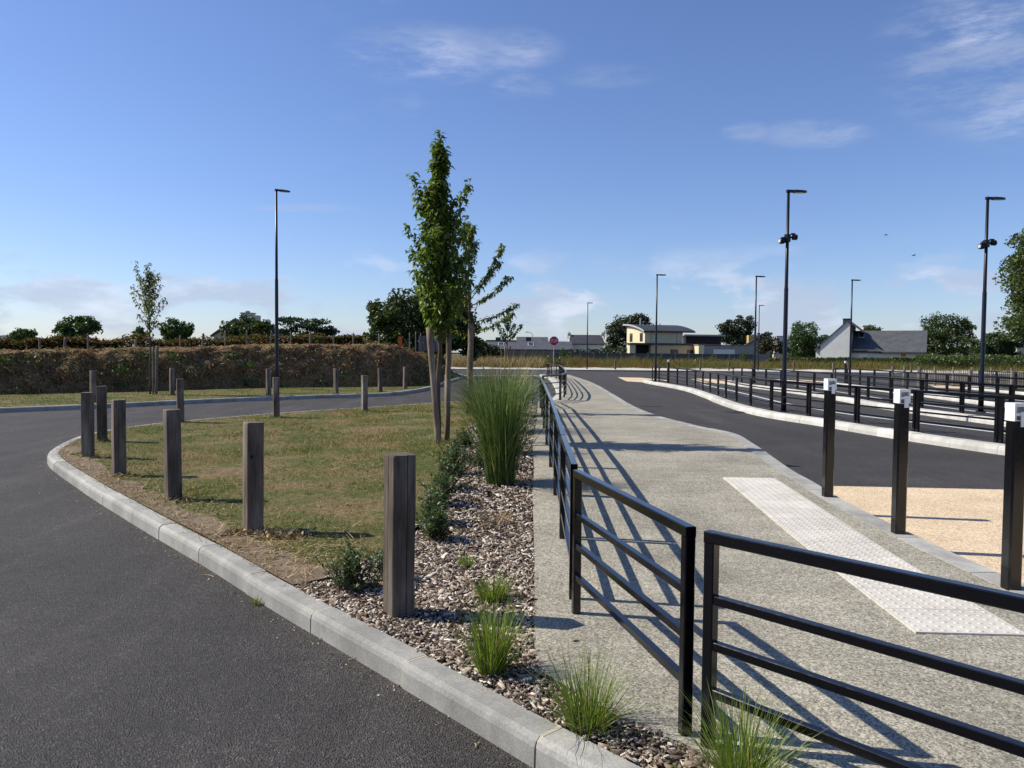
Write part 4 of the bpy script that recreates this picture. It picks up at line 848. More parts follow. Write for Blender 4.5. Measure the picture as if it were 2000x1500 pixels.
# sparse cherry: branches read off the photograph
def sparse_tree(Y, trunk_px, br, size, m, bark, label, seed, per, r_=.03, spread=.5, z_base=.15):
    R = random.Random(seed); b0 = AT(*trunk_px[0], Y); b0[2] = z_base; root = empty('young_tree', b0); T_ = [np.array([0, 0, -.05])] + [AT(*q, Y) - b0 for q in trunk_px[1:]]; mb = MB()
    mb.tube(T_, list(np.linspace(r_, .006, len(T_))), 8); P = []; D = []
    for (s0, e0, lf) in br:
        dy = R.uniform(-spread, spread); a = AT(*s0, Y) - b0; e = AT(*e0, Y + dy) - b0; mid = (a + e) / 2 + np.array([0, 0, -.07 * np.linalg.norm(e - a)]); pts = [a, (a + mid) / 2, mid, (mid + e) / 2 + np.array([0, 0, -.01]), e]
        mb.tube(pts, [r_ * .38, r_ * .32, r_ * .25, r_ * .18, .003], 5, False)
        for k in range(int(per * lf * np.linalg.norm(e - a))):
            t = 1 - R.random() ** 1.3 * .8; q, _ = along(pts, t); a2 = R.uniform(0, 6.283); P.append(q + np.array([R.gauss(0, .03), R.gauss(0, .03), R.gauss(0, .025)])); D.append((math.cos(a2), math.sin(a2), R.uniform(-1.1, .2)))
    mb.build('trunk', bark, root, True); P = np.array(P); n_ = len(P)
    leaf_mesh('crown', P, np.array(D), np.tile([0, 0, 1.], (n_, 1)) + rvec(n_) * .4, RNG.uniform(.7, 1.25, n_) * size, RNG.uniform(.8, 1.1, n_) * size * .48, m, root, droop=.3); return tag(root, label, 'tree')
sparse_tree(20.3, [(917, 800), (917, 690), (916, 600), (915, 540), (914, 440)], [((916, 590), (982, 478), 1), ((916, 575), (976, 512), 1), ((917, 600), (995, 541), 1), ((917, 632), (1010, 594), .8), ((918, 650), (1002, 612), .7), ((914, 470), (926, 442), 1.6), ((914, 520), (905, 446), 1.4), ((915, 560), (893, 500), 1), ((916, 590), (880, 540), 1), ((916, 610), (873, 570), .8), ((917, 630), (884, 600), .6), ((915, 530), (932, 470), 1.1), ((916, 560), (912, 590), 2.5), ((915, 500), (921, 470), 2), ((917, 655), (932, 590), .15), ((917, 660), (890, 640), .3), ((914, 480), (914, 436), 2.2)], .125, 'leaf_cherry', 'cherry_bark', 'sparse young cherry with a few long leafy branches behind the pear', 4, 125, .04)
sparse_tree(79, [(991, 722), (991, 690), (991, 650), (991, 612)], [((991, 668), (971, 633), 1), ((991, 668), (1018, 634), 1), ((991, 662), (982, 640), .8), ((991, 662), (1005, 632), 1.2), ((991, 650), (997, 615), 1.6), ((991, 645), (986, 618), 1.3), ((991, 630), (991, 604), 1.6), ((991, 672), (978, 655), .5)], .34, 'leaf_mid', 'tree_bark', 'small far young tree with upswept branches beyond the road beside the stop sign', 6, 40, .06, .6)
def stake(a, b, r_, label, group=None, m='stake_wood', cat='stake', name='tree_stake'):
    a = np.array(a); b = np.array(b); R = random.Random(hash((round(float(a[0]), 2), round(float(a[1]), 2)))); o = MB(); pts = wander((0, 0, 0), b - a, 9, r_ * .07, R); o.tube(pts, [r_ * R.uniform(.94, 1.05) for _ in pts], 10)
    ob = o.build(name, m, None, True); ob.location = tuple(a); return tag(ob, label, cat, group)
def px_stake(x0, y0, x1, y1, Y, r_, label, **k): return stake(AT(x1, y1, Y), AT(x0, y0, Y), r_, label, **k)
px_stake(838, 640, 857, 874, 12.55, .05, 'thick leaning wooden stake on the open side of the pear tree')
px_stake(877, 645, 873, 860, 12.95, .046, 'upright wooden stake between the pear trunk and the tall grass')
px_stake(920, 632, 916, 808, 20.0, .078, 'stout pale wooden stake tied to the sparse cherry tree')
px_stake(299, 678, 299, 772, 27.2, .03, 'wooden stake with a pale cap beside the slender verge tree', m='grey_stake')
px_stake(307, 675, 305, 772, 27.5, .05, 'taller grey wooden stake behind the slender verge tree', m='grey_stake')
for dx, sd_ in ((-3, 'reed'), (6, 'stop sign')): px_stake(990 + dx, 676, 990 + dx, 722, 78.8, .1, 'thin pale stake on the %s side of the small far young tree' % sd_, group='stakes of the far young tree')
for k, (px, yt, lean) in enumerate(((77, 659, 0), (128, 660, 3), (172, 656, 0), (265, 664, 0), (352, 655, 0), (397, 651, 2), (440, 646, 0), (482, 645, 0), (531, 646, 4), (568, 648, 0), (606, 650, 0), (652, 655, 1), (690, 650, 0), (740, 652, 0), (800, 650, 0), (812, 648, 0), (822, 651, 0), (845, 656, 0))):
    cr_ = offset(BK, 1.75); cr_ = cr_[(cr_[:, 1] > 20) & (cr_[:, 1] < 46)]; w_ = cr_ @ fw[:2]; j_ = int(np.argmin(np.abs(1000 + F * cr_[:, 0] / w_ - px))); Y = cr_[j_, 1]
    t_ = AT(px, yt, Y); b_ = AT(px - lean, 690, Y); b_[2] = .02 + float(bank_top(cr_[j_, 0], Y)); t_[2] = max(t_[2], b_[2] + .5); stake(b_, t_, .05 if px in (128, 265, 397, 606) else .034, 'grey planting stake among the crest ferns, %s counting towards the bank end' % ORD[k], 'planting stakes on the bank', 'grey_stake', name='planting_stake')

# ------------------------------------------------------------------ grown trees and hedges
def crown_points(lobes, n, R, sub=26, fl=.62):
    P = []; vol = [a[3] * a[5] for a in lobes]; tot = sum(vol)
    for (cx, cy, cz, rx, ry, rz_), v in zip(lobes, vol):
        k = max(8, int(sub)); m_ = int(n * v / tot); per = m_ // k
        for _ in range(k):
            d = rvec(1)[0]; d[2] = d[2] * .9 + .12; rad = R.uniform(.55, .88); c = np.array([cx, cy, cz]) + d * np.array([rx, ry, rz_]) * rad; rs = R.uniform(.22, .40) * (rx + rz_) / 2
            q = rvec(per) * (RNG.random((per, 1)) ** .45); q[:, 2] *= .75; P.append(c + q * rs)
        q = rvec(m_ // 5) * (RNG.random((m_ // 5, 1)) ** .4) * .75; P.append(np.array([cx, cy, cz]) + q * np.array([rx, ry, rz_]))
    return np.concatenate(P)
def tree(name, label, lobes_px, Y, n, size, m, seed, ground=.1, cat='tree', group=None, trunk=True, depth=1., sub=26):
    R = random.Random(seed); k = Y / F; lobes = []
    for px, py, rx, ry in lobes_px: c = AT(px, py, Y); dy = R.uniform(-.3, .3) * rx * k; lobes.append((c[0], Y + dy, c[2], rx * k, max(rx, ry) * k * depth, ry * k))
    cx = sum(l[0] for l in lobes) / len(lobes); root = empty(name, (cx, Y, ground)); off = np.array([cx, Y, ground])
    P = crown_points(lobes, n, R, int(sub * 1.3)) - off; P = P[P[:, 2] > .02]
    quad_leaves('crown', P, size, m, root, .5, .62)
    if trunk:
        mb = MB(); r_ = max(.06, lobes[0][3] * .07); top = np.array(lobes[0][:3]) - off; mb.tube(wander((0, 0, -.1), top, 6, r_ * .4, R), list(np.linspace(r_, r_ * .35, 6)), 8)
        for l in lobes:
            for _ in range(4):
                e = np.array(l[:3]) - off + rvec(1)[0] * np.array(l[3:]) * .7; mb.tube(wander(top * R.uniform(.4, .9), e, 4, r_ * .4, R), [r_ * .4, r_ * .3, r_ * .2, r_ * .06], 5, False)
        mb.build('trunk', 'tree_bark', root, True)
    return tag(root, label, cat, group)
tree('oak_tree', 'large dark green tree mass rising behind the end of the bank', [(800, 630, 75, 62), (842, 600, 62, 55), (755, 622, 42, 45), (880, 640, 52, 60), (740, 660, 40, 30), (908, 655, 34, 50), (888, 622, 44, 46), (925, 682, 26, 26), (830, 670, 80, 40)], 52, 28500, 0.210, 'leaf_oak', 1, sub=22)
tree('broadleaf_tree', 'rounded tree peeping over the ferns above the earth bank, widest of the group', [(150, 640, 40, 24), (165, 634, 24, 18), (128, 644, 22, 16), (150, 664, 36, 16)], 62, 6080, 0.182, 'leaf_mid', 2)
tree('broadleaf_tree', 'small bushy tree top just right of the slender verge tree', [(345, 644, 32, 22), (330, 650, 20, 14), (365, 650, 14, 10), (343, 664, 30, 14)], 62, 4560, 0.182, 'leaf_mid', 3)
tree('broadleaf_tree', 'low ragged tree top over the ferns farthest along the bank', [(48, 656, 28, 14), (60, 652, 16, 10), (48, 668, 28, 12)], 62, 2470, 0.182, 'leaf_mid', 4)
tree('broadleaf_tree', 'tiny dark tree top over the ferns left of the slender verge tree', [(270, 650, 12, 15), (284, 655, 8, 8), (270, 666, 14, 12)], 62, 1330, 0.154, 'leaf_mid', 5)
tree('broadleaf_tree', 'bushy dark tree in front of the chimneyed house behind the bank', [(478, 646, 38, 30), (450, 646, 22, 26), (520, 645, 20, 22), (470, 672, 50, 22), (510, 652, 22, 26), (495, 668, 40, 22)], 48, 7980, 0.154, 'leaf_oak', 6)
# cedar with flat tiers
def tiered(name, label, cx, y0, y1, tiers, Y, n, m, seed):
    R = random.Random(seed); k = Y / F; b = AT(cx, 700, Y); b[2] = .1; root = empty(name, b); P = []
    for (px, py, w) in tiers:
        c = AT(px, py, Y) - b; q = rvec(n // len(tiers)) * (RNG.random((n // len(tiers), 1)) ** .5); q *= np.array([w * k, w * k * .8, .14 + w * k * .07]); q[:, 2] -= np.abs(q[:, 0]) * .0; P.append(c + q + np.array([0, 0, 1]) * (np.abs(q[:, :1]) * .10))
    quad_leaves('crown', np.concatenate(P), .2, m, root, 1.5, .45); mb = MB(); mb.tube([(0, 0, -.1), (0, 0, AT(cx, y0, Y)[2] - .1)], [.14, .03], 7); mb.build('trunk', 'tree_bark', root); return tag(root, label, 'tree')
tiered('cedar_tree', 'dark cedar with flat spreading tiers behind the lamp post and bank', 600, 622, 690, [(565, 626, 26), (615, 630, 34), (585, 638, 44), (625, 644, 36), (560, 648, 26), (600, 655, 50), (640, 650, 24), (600, 668, 52), (630, 664, 40), (570, 676, 44), (610, 684, 50)], 46, 5200, 'leaf_conifer', 8)
tree('bush', 'dark rounded bush at the end of the low slate building', [(955, 684, 24, 16), (938, 690, 18, 22), (975, 690, 14, 10)], 92, 3420, 0.210, 'leaf_dark', 9, cat='bush', trunk=False)
tree('broadleaf_tree', 'dark rounded tree behind the curved-roof cream house', [(1228, 640, 40, 30), (1205, 655, 26, 28), (1250, 636, 24, 24), (1195, 672, 18, 18), (1230, 668, 40, 24)], 128, 9880, 0.294, 'leaf_dark', 10)
tree('broadleaf_tree', 'dark twin-lobed tree behind the timber-clad block', [(1425, 648, 24, 26), (1452, 640, 26, 26), (1440, 662, 36, 18)], 124, 7220, 0.294, 'leaf_dark', 11)
tree('broadleaf_tree', 'dark bushy tree behind the yellow stone chimney', [(1494, 664, 16, 18), (1485, 676, 18, 14)], 122, 2660, 0.280, 'leaf_dark', 12)
tree('bush', 'russet and green bush in front of the small far house', [(1510, 676, 24, 18), (1490, 680, 16, 16), (1528, 682, 16, 12)], 104, 3610, 0.224, 'leaf_russet', 13, cat='bush', trunk=False)
tree('broadleaf_tree', 'dense rounded bright green tree left of the white gabled house', [(1572, 655, 30, 33), (1560, 668, 20, 24), (1588, 668, 18, 26), (1572, 684, 32, 20), (1550, 690, 22, 14), (1596, 690, 20, 14)], 106, 9880, 0.210, 'leaf_mid', 14)
tree('broadleaf_tree', 'broad dark tree right of the white gabled house', [(1850, 645, 46, 36), (1822, 655, 30, 28), (1880, 650, 26, 30), (1850, 675, 56, 24), (1812, 676, 24, 16), (1845, 694, 60, 14)], 108, 11400, 0.266, 'leaf_oak', 15)
tree('broadleaf_tree', 'spreading dark tree half behind the floodlit lamp post at the meadow edge', [(1945, 672, 32, 24), (1915, 682, 24, 22), (1980, 668, 26, 18), (1960, 690, 30, 14)], 84, 7980, 0.224, 'leaf_oak', 16)
tree('broadleaf_tree', 'big leafy tree crown overhanging the far corner of the bus park', [(2075, 545, 112, 62), (2060, 470, 72, 52), (2085, 625, 112, 52), (2010, 575, 44, 40), (2025, 505, 46, 34)], 46, 28500, 0.182, 'leaf_light', 17, sub=34)
tree('broadleaf_tree', 'tree tops showing between gable and main roof behind the white house', [(1700, 646, 22, 10), (1612, 664, 16, 10)], 125, 1520, 0.280, 'leaf_oak', 18, trunk=False)
# bramble slope and hedge
def mass(name, label, px0, px1, yt, yb, Y0, Y1, n, size, m, cat, seed, amp=5):
    R = random.Random(seed); P = []
    px = RNG.uniform(px0, px1, n); Y = RNG.uniform(Y0, Y1, n); top = np.array([yt + amp * mnoise.noise((p * .03, seed, 0)) + amp * .5 * mnoise.noise((p * .11, seed, 2)) for p in px]); z1 = np.array([AT(p, t, (Y0 + Y1) / 2)[2] for p, t in zip(px, top)]); u = RNG.random(n) ** .6
    X = np.array([AT(p, 690, y)[0] for p, y in zip(px, Y)]); return tag(quad_leaves(name, np.column_stack([X, Y, .1 + u * (z1 - .1)]), size, m, None, .6), label, cat, kind='stuff')
mass('clipped_hedge', 'low dark hedge in front of the white gabled house', 1500, 1800, 699, 710, 86.5, 89, 13000, .24, 'leaf_oak', 'hedge', 1, 2)
mass('bramble_slope', 'green bramble thicket on the slope right of the hedge', 1790, 2080, 694, 728, 79, 88, 16000, .26, 'leaf_light', 'brambles', 2, 6)
mass('bramble_slope', 'dark leafy shrubs at the foot of the far cottage', 1110, 1225, 682, 700, 96, 99, 1500, .28, 'leaf_dark', 'shrubs', 3, 8)
mass('distant_wood', 'dark line of distant trees behind the houses beyond the meadow', 925, 2150, 679, 700, 150, 162, 16000, .7, 'leaf_oak', 'woodland', 5, 5)
# meadow grass
n = 70000; Y = 77.2 + 15 * RNG.random(n) ** 1.6; X = RNG.uniform(-8, 62, n) * (Y / 78)
hn = np.array([mnoise.noise((x * .22, y * .3, 1)) for x, y in zip(X, Y)]); hh = RNG.uniform(.7, 1.4, n) * np.clip(.85 + .6 * hn, .3, 1.5) * np.clip((Y - 76.8) / 2.2, .25, 1)
tag(blades('meadow_grass', np.column_stack([X, Y, np.full(n, .28)]), hh, np.abs(RNG.normal(0, .3, n)), RNG.uniform(0, 6.28, n), .035, 'meadow_blade', st=2, droop=.25), 'tall dry brown and olive grass of the meadow beyond the road', 'grass', kind='stuff')
n = 3400; Y = RNG.uniform(76.6, 80, n); X = RNG.uniform(-6.5, 3.2, n)
tag(blades('dry_reeds', np.column_stack([X, Y, np.full(n, .1)]), RNG.uniform(.5, 1.7, n), np.abs(RNG.normal(0, .28, n)), RNG.uniform(0, 6.28, n), .035, 'reed_dry', st=4, droop=.25), 'pale dry reeds beside the small far young tree', 'reeds', kind='stuff')
for k, (px, h_) in enumerate(sorted(((1112, 1.9), (1240, 1.5), (1365, 1.3), (1390, 1.6), (1452, 2.0), (1530, 1.3), (1620, .9), (1735, 1.2), (1100, 2.2), (1075, 1.4), (1310, 1.2), (1285, 1.5)))):
    c = AT(px, 700, 88 + (k % 3)); R = random.Random(k); n_ = 260; q = rvec(n_) * (RNG.random((n_, 1)) ** .5) * np.array([.55, .5, h_ * .42]) + np.array([0, 0, h_ * .6])
    r__ = empty('sapling', (c[0], c[1], .1)); quad_leaves('crown', q, .2, 'leaf_mid' if k % 3 else 'leaf_light', r__); mb = MB(); mb.tube([(0, 0, -.1), (0, 0, h_ * .9)], [.02, .008], 5); mb.build('trunk', 'tree_bark', r__); tag(r__, 'leafy sapling in the dry meadow, %s one counting from the stop sign' % ORD[k], 'sapling', 'saplings in the meadow')

# ------------------------------------------------------------------ buildings
class Bld:
    """a building in a local frame: u to the right along its front, v back, z up; origin at the front left corner"""
    def __init__(s, name, px, Y, rot, label, ground=.0, cat='house'):
        p = AT(px, 690, Y); s.o = empty(name, (p[0], Y, ground), rot); tag(s.o, label, cat); s.Y = Y; s.rot = rot; s.p = p; s.g = ground
    def u(s, px):                                  # local u of the front-plane point seen at px
        d = ray(px, 690); c, q = math.cos(s.rot), math.sin(s.rot)
        # CAM + t d = p + u (c, q)
        A_ = np.array([[d[0], -c], [d[1], -q]]); t, u_ = np.linalg.solve(A_, np.array([s.p[0], s.Y])); return float(u_)
    def z(s, py, px=None, Y=None):
        return float(AT(px if px else 1000 + F * s.p[0] / s.Y, py, Y or s.Y)[2]) - s.g
    def box(s, name, m, u0, u1, v0, v1, z0, z1, parent=None):
        mb = MB(); mb.box(((u0 + u1) / 2, (v0 + v1) / 2, (z0 + z1) / 2), (u1 - u0, v1 - v0, z1 - z0)); return mb.build(name, m, parent or s.o)
    def prism_u(s, name, m, poly_vz, u0, u1, parent=None):
        mb = MB(); mb.prism([(u0, v, z) for v, z in poly_vz], [(u1, v, z) for v, z in poly_vz]); return mb.build(name, m, parent or s.o)
    def prism_v(s, name, m, poly_uz, v0, v1, parent=None):
        mb = MB(); mb.prism([(u, v0, z) for u, z in poly_uz], [(u, v1, z) for u, z in poly_uz]); return mb.build(name, m, parent or s.o)
    def gable(s, u0, u1, v0, v1, ze, zr, wall, roof, over=.25, th=.14):
        s.prism_u('wall', wall, [(v0, 0), (v1, 0), (v1, ze), ((v0 + v1) / 2, zr - .02), (v0, ze)], u0, u1)
        vm = (v0 + v1) / 2; k = (zr - ze) / (vm - v0)
        return s.prism_u('roof', roof, [(v0 - over, ze - k * over + .02), (vm, zr + .02), (v1 + over, ze - k * over + .02), (v1 + over, ze - k * over + th), (vm, zr + th + .06), (v0 - over, ze - k * over + th)], u0 - .12, u1 + .12)
    def skylight(s, roof, uc, w, v0, v1, ze, vm, zr, f0, f1):
        def pt(u, f, o): 
            v = v0 + (vm - v0) * f; z = ze + (zr - ze) * f; return (u, v - o * .45, z + o + .13)
        a = [pt(uc - w / 2, f0, 0), pt(uc + w / 2, f0, 0), pt(uc + w / 2, f1, 0), pt(uc - w / 2, f1, 0)]; b = [pt(uc - w / 2, f0, .09), pt(uc + w / 2, f0, .09), pt(uc + w / 2, f1, .09), pt(uc - w / 2, f1, .09)]
        mb = MB(); mb.prism(a, b); fr_ = mb.build('skylight', 'zinc', roof)
        c = .10; a = [pt(uc - w / 2 + c, f0 + .04, .092), pt(uc + w / 2 - c, f0 + .04, .092), pt(uc + w / 2 - c, f1 - .04, .092), pt(uc - w / 2 + c, f1 - .04, .092)]; b = [(x, y - .01, z + .02) for x, y, z in a]
        mb = MB(); mb.prism(a, b); mb.build('pane', 'window_glass', fr_)
    def window(s, uc, zc, w, h, v=0., frame='window_frame', side=None):
        if side is None:
            mb = MB(); mb.box((uc, v - .02, zc), (w, .06, h)); f = mb.build('window', frame, s.o); mb = MB(); mb.box((uc, v - .055, zc), (w - .16, .02, h - .16)); mb.build('pane', 'window_glass', f)
        else:
            mb = MB(); mb.box((side - .02, uc, zc), (.06, w, h)); f = mb.build('window', frame, s.o); mb = MB(); mb.box((side - .055, uc, zc), (.02, w - .22, h - .2)); mb.build('pane', 'window_glass', f)

# long low slate building
b = Bld('slate_building', 945, 110, 0., 'long low slate-roofed building with skylights and two dark chimneys')
L_ = b.u(1118); zr = b.z(667.5); ze = b.z(682); rf = b.gable(0, L_, 0, 6.5, ze, zr, 'grey_wall', 'slate_roof', .3)
for px in (978, 1037): b.skylight(rf, b.u(px), .85, 0, 6.5, ze, 3.25, zr, .35, .78)
for px, t in ((972, 657.5), (1033, 656.5)): b.box('chimney', 'slate_dark', b.u(px) - .38, b.u(px) + .38, 3.4, 4.2, zr - .4, b.z(t))
b.box('ridge_band', 'slate_dark', .2, b.u(1008), 3.0, 3.4, zr + .1, zr + .32); b.box('gutter', 'slate_dark', -.05, L_ + .05, -.42, -.31, ze - .2, ze - .08)
b2 = Bld('slate_building', 1010, 118, 0., 'second grey slate roof rising just behind the long low building'); b2.gable(0, b2.u(1070), 0, 6, b2.z(674), b2.z(659.5), 'grey_wall', 'slate_roof')
# cottage
b = Bld('cottage', 1114, 114, -.05, 'cottage with dark slate roof and a pale chimney on each gable'); L_ = b.u(1177); zr = b.z(655.5); ze = b.z(672)
rf = b.gable(0, L_, 0, 6.0, ze, zr, 'white_wall', 'slate_dark', .2)
for u_ in (-.25, L_ + .05): b.prism_u('gable_parapet', 'chimney_cream', [(-.3, ze - .3), (6.3, ze - .3), (3.0, zr + .35)], u_, u_ + .22); b.box('chimney', 'chimney_cream', u_ - .15, u_ + .4, 2.4, 3.6, zr - .4, b.z(650)); b.box('chimney_pot', 'white_wall', u_ - .02, u_ + .26, 2.8, 3.1, b.z(650), b.z(647))
b.window(b.u(1130), ze - 1.2, .9, 1.1, frame='frame_white'); b.window(b.u(1158), ze - 1.2, .9, 1.1, frame='frame_white')
# cream modern house
b = Bld('modern_house', 1259, 104, math.radians(13), 'cream two-storey modern house with a curved dark roof'); W_ = b.u(1333); dp = 6.6
zc_ = b.z(647.5); zt = b.z(634.0)
def curve(n=9, lo=zc_, hi=zt): return [(dp * t, lo + (hi - lo) * math.sin(t * math.pi / 2) ** .85) for t in np.linspace(0, 1, n)]
poly = [(0, 0), (dp, 0)] + [(v, z - .05) for v, z in curve()[::-1]]
b.prism_u('wall', 'cream_wall', poly, 0, W_)
ov = [(-.55 + (dp + 1.1) * t, zc_ - .10 + (zt - zc_ + .16) * math.sin(t * math.pi / 2) ** .85) for t in np.linspace(0, 1, 11)]
b.prism_u('roof', 'slate_dark', ov + [(v, z + .2) for v, z in ov[::-1]], -.35, W_ + 1.6)
b.prism_u('roof_trim', 'zinc', [(v, z + .02) for v, z in ov] + [(v, z + .24) for v, z in ov[::-1]], -.42, -.36)
mb = MB(); mb.tube([(1.2, 4.5, zt - .1), (1.2, 4.5, zt + 1.1)], [.12, .12], 8); mb.build('flue', 'zinc', b.o)
for u_ in (3.0, 4.0): mb = MB(); mb.tube([(u_, 4.2, zt - .1), (u_, 4.2, zt + .35)], [.07, .07], 7); mb.build('roof_vent', 'dark_cladding', b.o)
zl2 = b.z(673.5)
for v_ in (1.2, 4.9): b.window(v_, b.z(658), .95, 1.15, side=-.001)
b.box('flat_roof', 'slate_dark', -3.0, b.u(1366), -2.2, -.01, zl2 - .02, zl2 + .22)
b.box('ground_floor', 'beige_wall', .1, b.u(1366) - .2, -1.9, -.02, 0, zl2 - .03); b.box('porch_shade_block', 'painted_hollow_dark', -1.6, .08, -1.2, -.03, 0, zl2 - .03)  # solid dark block: the shade inside the porch is put into its colour
b.box('porch_pier', 'cream_wall', -2.9, -2.1, -1.9, -1.2, 0, zl2 - .03)
for a0, a1 in ((1298, 1312), (1330, 1345)): 
    mb = MB(); mb.box(((b.u(a0) + b.u(a1)) / 2, -1.92, b.z(686)), (b.u(a1) - b.u(a0), .06, .5)); f = mb.build('window', 'window_frame', b.o); mb = MB(); mb.box(((b.u(a0) + b.u(a1)) / 2, -1.955, b.z(686)), (b.u(a1) - b.u(a0) - .2, .02, .36)); mb.build('pane', 'window_glass', f)
for u_ in (.9, W_ - .9): b.box('downpipe', 'beige_wall', u_ - .04, u_ + .04, -.07, -.002, zl2 + .25, zc_ - .1)
# timber-clad block and garage range
b = Bld('clad_annexe', 1341, 112, .1, 'dark vertical timber-clad block with a pale metal roof'); W_ = b.u(1408)
b.box('wall', 'dark_cladding', 0, W_, 0, 5, 0, b.z(656.5)); b.box('roof', 'zinc', -.5, W_ + .5, -.4, 5.4, b.z(656.3), b.z(653.2)); b.box('pale_end', 'white_wall', -.5, -.01, .3, 4.6, 0, b.z(656.5))
for i in range(22): b.box('cladding_batten', 'dark_cladding', W_ * (i + .5) / 22 - .02, W_ * (i + .5) / 22 + .02, -.03, -.002, .2, b.z(657))
b = Bld('garage_range', 1364, 101, .03, 'long low grey flat-roofed garage range with one cream end wall', cat='garage'); W_ = b.u(1472)
b.box('wall', 'grey_wall', b.u(1375), W_, 0, 5, 0, b.z(675)); b.box('end_wall', 'cream_wall', 0, b.u(1375) - .01, -.1, 4.8, 0, b.z(674)); b.box('roof', 'concrete_old', -.1, W_ + .15, -.15, 5.1, b.z(674) + .003, b.z(672.8)); b.box('pale_board', 'white_wall', b.u(1393), b.u(1435), -.09, -.01, b.z(691), b.z(682))
# house with yellow stone chimney
b = Bld('stone_house', 1464, 118, 0., 'dark-roofed house with a speckled yellow stone gable chimney'); W_ = b.u(1486)
b.box('chimney', 'stone_yellow', 0, W_, .6, 1.6, 0, b.z(654.5)); b.prism_v('wall', 'grey_wall', [(-1.2, 0), (W_ + 1.4, 0), (W_ + 1.4, b.z(680)), (W_ * .55, b.z(662)), (-1.2, b.z(680))], 0, .55); b.prism_v('roof', 'slate_dark', [(-1.5, b.z(683)), (W_ * .55, b.z(661.5)), (W_ + 1.7, b.z(683)), (W_ + 1.7, b.z(681)), (W_ * .55, b.z(659.5)), (-1.5, b.z(681))], -.3, .54)
b = Bld('small_house', 1519, 130, 0., 'small far house with a white chimney beside the russet bush'); b.box('chimney', 'white_wall', 0, 1.0, .5, 1.4, 0, b.z(657)); b.box('chimney_cap', 'concrete_old', -.1, 1.1, .4, 1.5, b.z(657), b.z(655.8)); b.prism_v('wall', 'chimney_cream', [(-1, 0), (3.6, 0), (3.6, b.z(676)), (1.9, b.z(663)), (-.4, b.z(676))], 0, .45); b.prism_v('roof', 'slate_roof', [(-.6, b.z(678)), (1.9, b.z(663)), (3.9, b.z(678)), (3.9, b.z(676)), (1.9, b.z(661)), (-.6, b.z(676))], -.2, .44)
# white gabled house
b = Bld('gabled_house', 1602, 101, -.5, 'white gabled house with grey slate roofs and a boarded orange window'); u1 = b.u(1661); pk = b.u(1654); ug = b.u(1590); zp = b.z(628.5, 1655)
zlft = b.z(668, 1602)
sl_ = (zp - b.z(684, 1590)) / (pk - ug); b.prism_v('gable_wall', 'white_wall', [(0, 0), (u1, 0), (u1, zp - 1.0 * (u1 - pk) * 1.2), (pk, zp - .05), (0, zp - .05 - sl_ * pk)], 0, 7)
b.box('side_wall', 'white_wall', ug + .15, -.01, .5, 6.5, 0, zp - sl_ * pk - .45)
zrr = zp - (b.u(1683) - pk) * (zp - b.z(650, 1683)) / (b.u(1683) - pk)
rf = b.prism_v('roof', 'slate_roof', [(ug, zp - sl_ * (pk - ug) - .1), (pk, zp - .02), (b.u(1684), b.z(650, 1684)), (b.u(1684), b.z(648, 1684)), (pk, zp + .15), (ug, zp - sl_ * (pk - ug) + .08)], -.14, 7.2)
b.box('chimney', 'slate_dark', b.u(1641.5), b.u(1658), 2.0, 2.9, zp - .7, b.z(622.5)); b.box('chimney_cap', 'slate_dark', b.u(1641.5) - .06, b.u(1658) + .06, 1.94, 2.96, b.z(622.5), b.z(622.5) + .08)
ur = b.u(1806); ze = b.z(687.5, 1730); zr2 = b.z(648.5, 1730); 
b.prism_u('wing_wall', 'white_wall', [(.9, 0), (6.9, 0), (6.9, ze), (3.9, zr2 - .1), (.9, ze)], u1 + .02, ur)
rw = b.prism_u('wing_roof', 'slate_roof', [(.55, ze - .15), (3.9, zr2), (7.2, ze - .15), (7.2, ze + .02), (3.9, zr2 + .18), (.55, ze + .02)], u1 + .025, ur + .2)
b.skylight(rw, b.u(1678), .7, .9, 0, ze, 3.9, zr2, .62, .92)
b.box('porch_roof', 'slate_roof', u1 + .05, b.u(1716), .15, .54, b.z(684, 1690) - .05, b.z(684, 1690) + .1)
mb = MB(); mb.box((b.u(1764), .87, b.z(693.5, 1764)), (b.u(1769) - b.u(1759.5), .05, .42)); mb.build('boarded_window', 'orange_board', b.o); b.box('garage_door', 'frame_white', b.u(1676), b.u(1694), .85, .895, 0, b.z(690, 1690)); b.box('gutter', 'slate_dark', b.u(1716), ur + .1, .42, .53, ze - .22, ze - .1)
b = Bld('far_house', 1690, 135, 0., 'far house showing only a cream chimney and gable over the slate ridge'); b.box('chimney', 'chimney_cream', 0, b.u(1706), 1, 2, 0, b.z(637)); b.box('chimney_cap', 'chimney_cream', -.12, b.u(1706) + .12, .9, 2.1, b.z(637), b.z(635)); b.prism_v('wall', 'chimney_cream', [(.2, 0), (2.4, 0), (2.4, b.z(648)), (1.6, b.z(642)), (.5, b.z(648))], 0, .8); b.prism_v('roof', 'slate_dark', [(.2, b.z(648)), (1.6, b.z(641.5)), (2.7, b.z(648)), (2.7, b.z(646.5)), (1.6, b.z(640)), (.2, b.z(646.5))], -.2, .79)
b = Bld('pale_house', 1986, 92, 0., 'pale cream house partly hidden by the dark tree at the meadow edge'); b.box('wall', 'chimney_cream', 0, 6, 0, 5, 0, b.z(676, 1990)); b.prism_u('roof', 'slate_roof', [(-.3, b.z(676, 1990)), (2.5, b.z(655, 1990)), (5.3, b.z(676, 1990))], -.3, 6.3); b.box('garden_wall', 'white_wall', -1.9, -.4, -.6, -.3, 0, b.z(690, 1970))
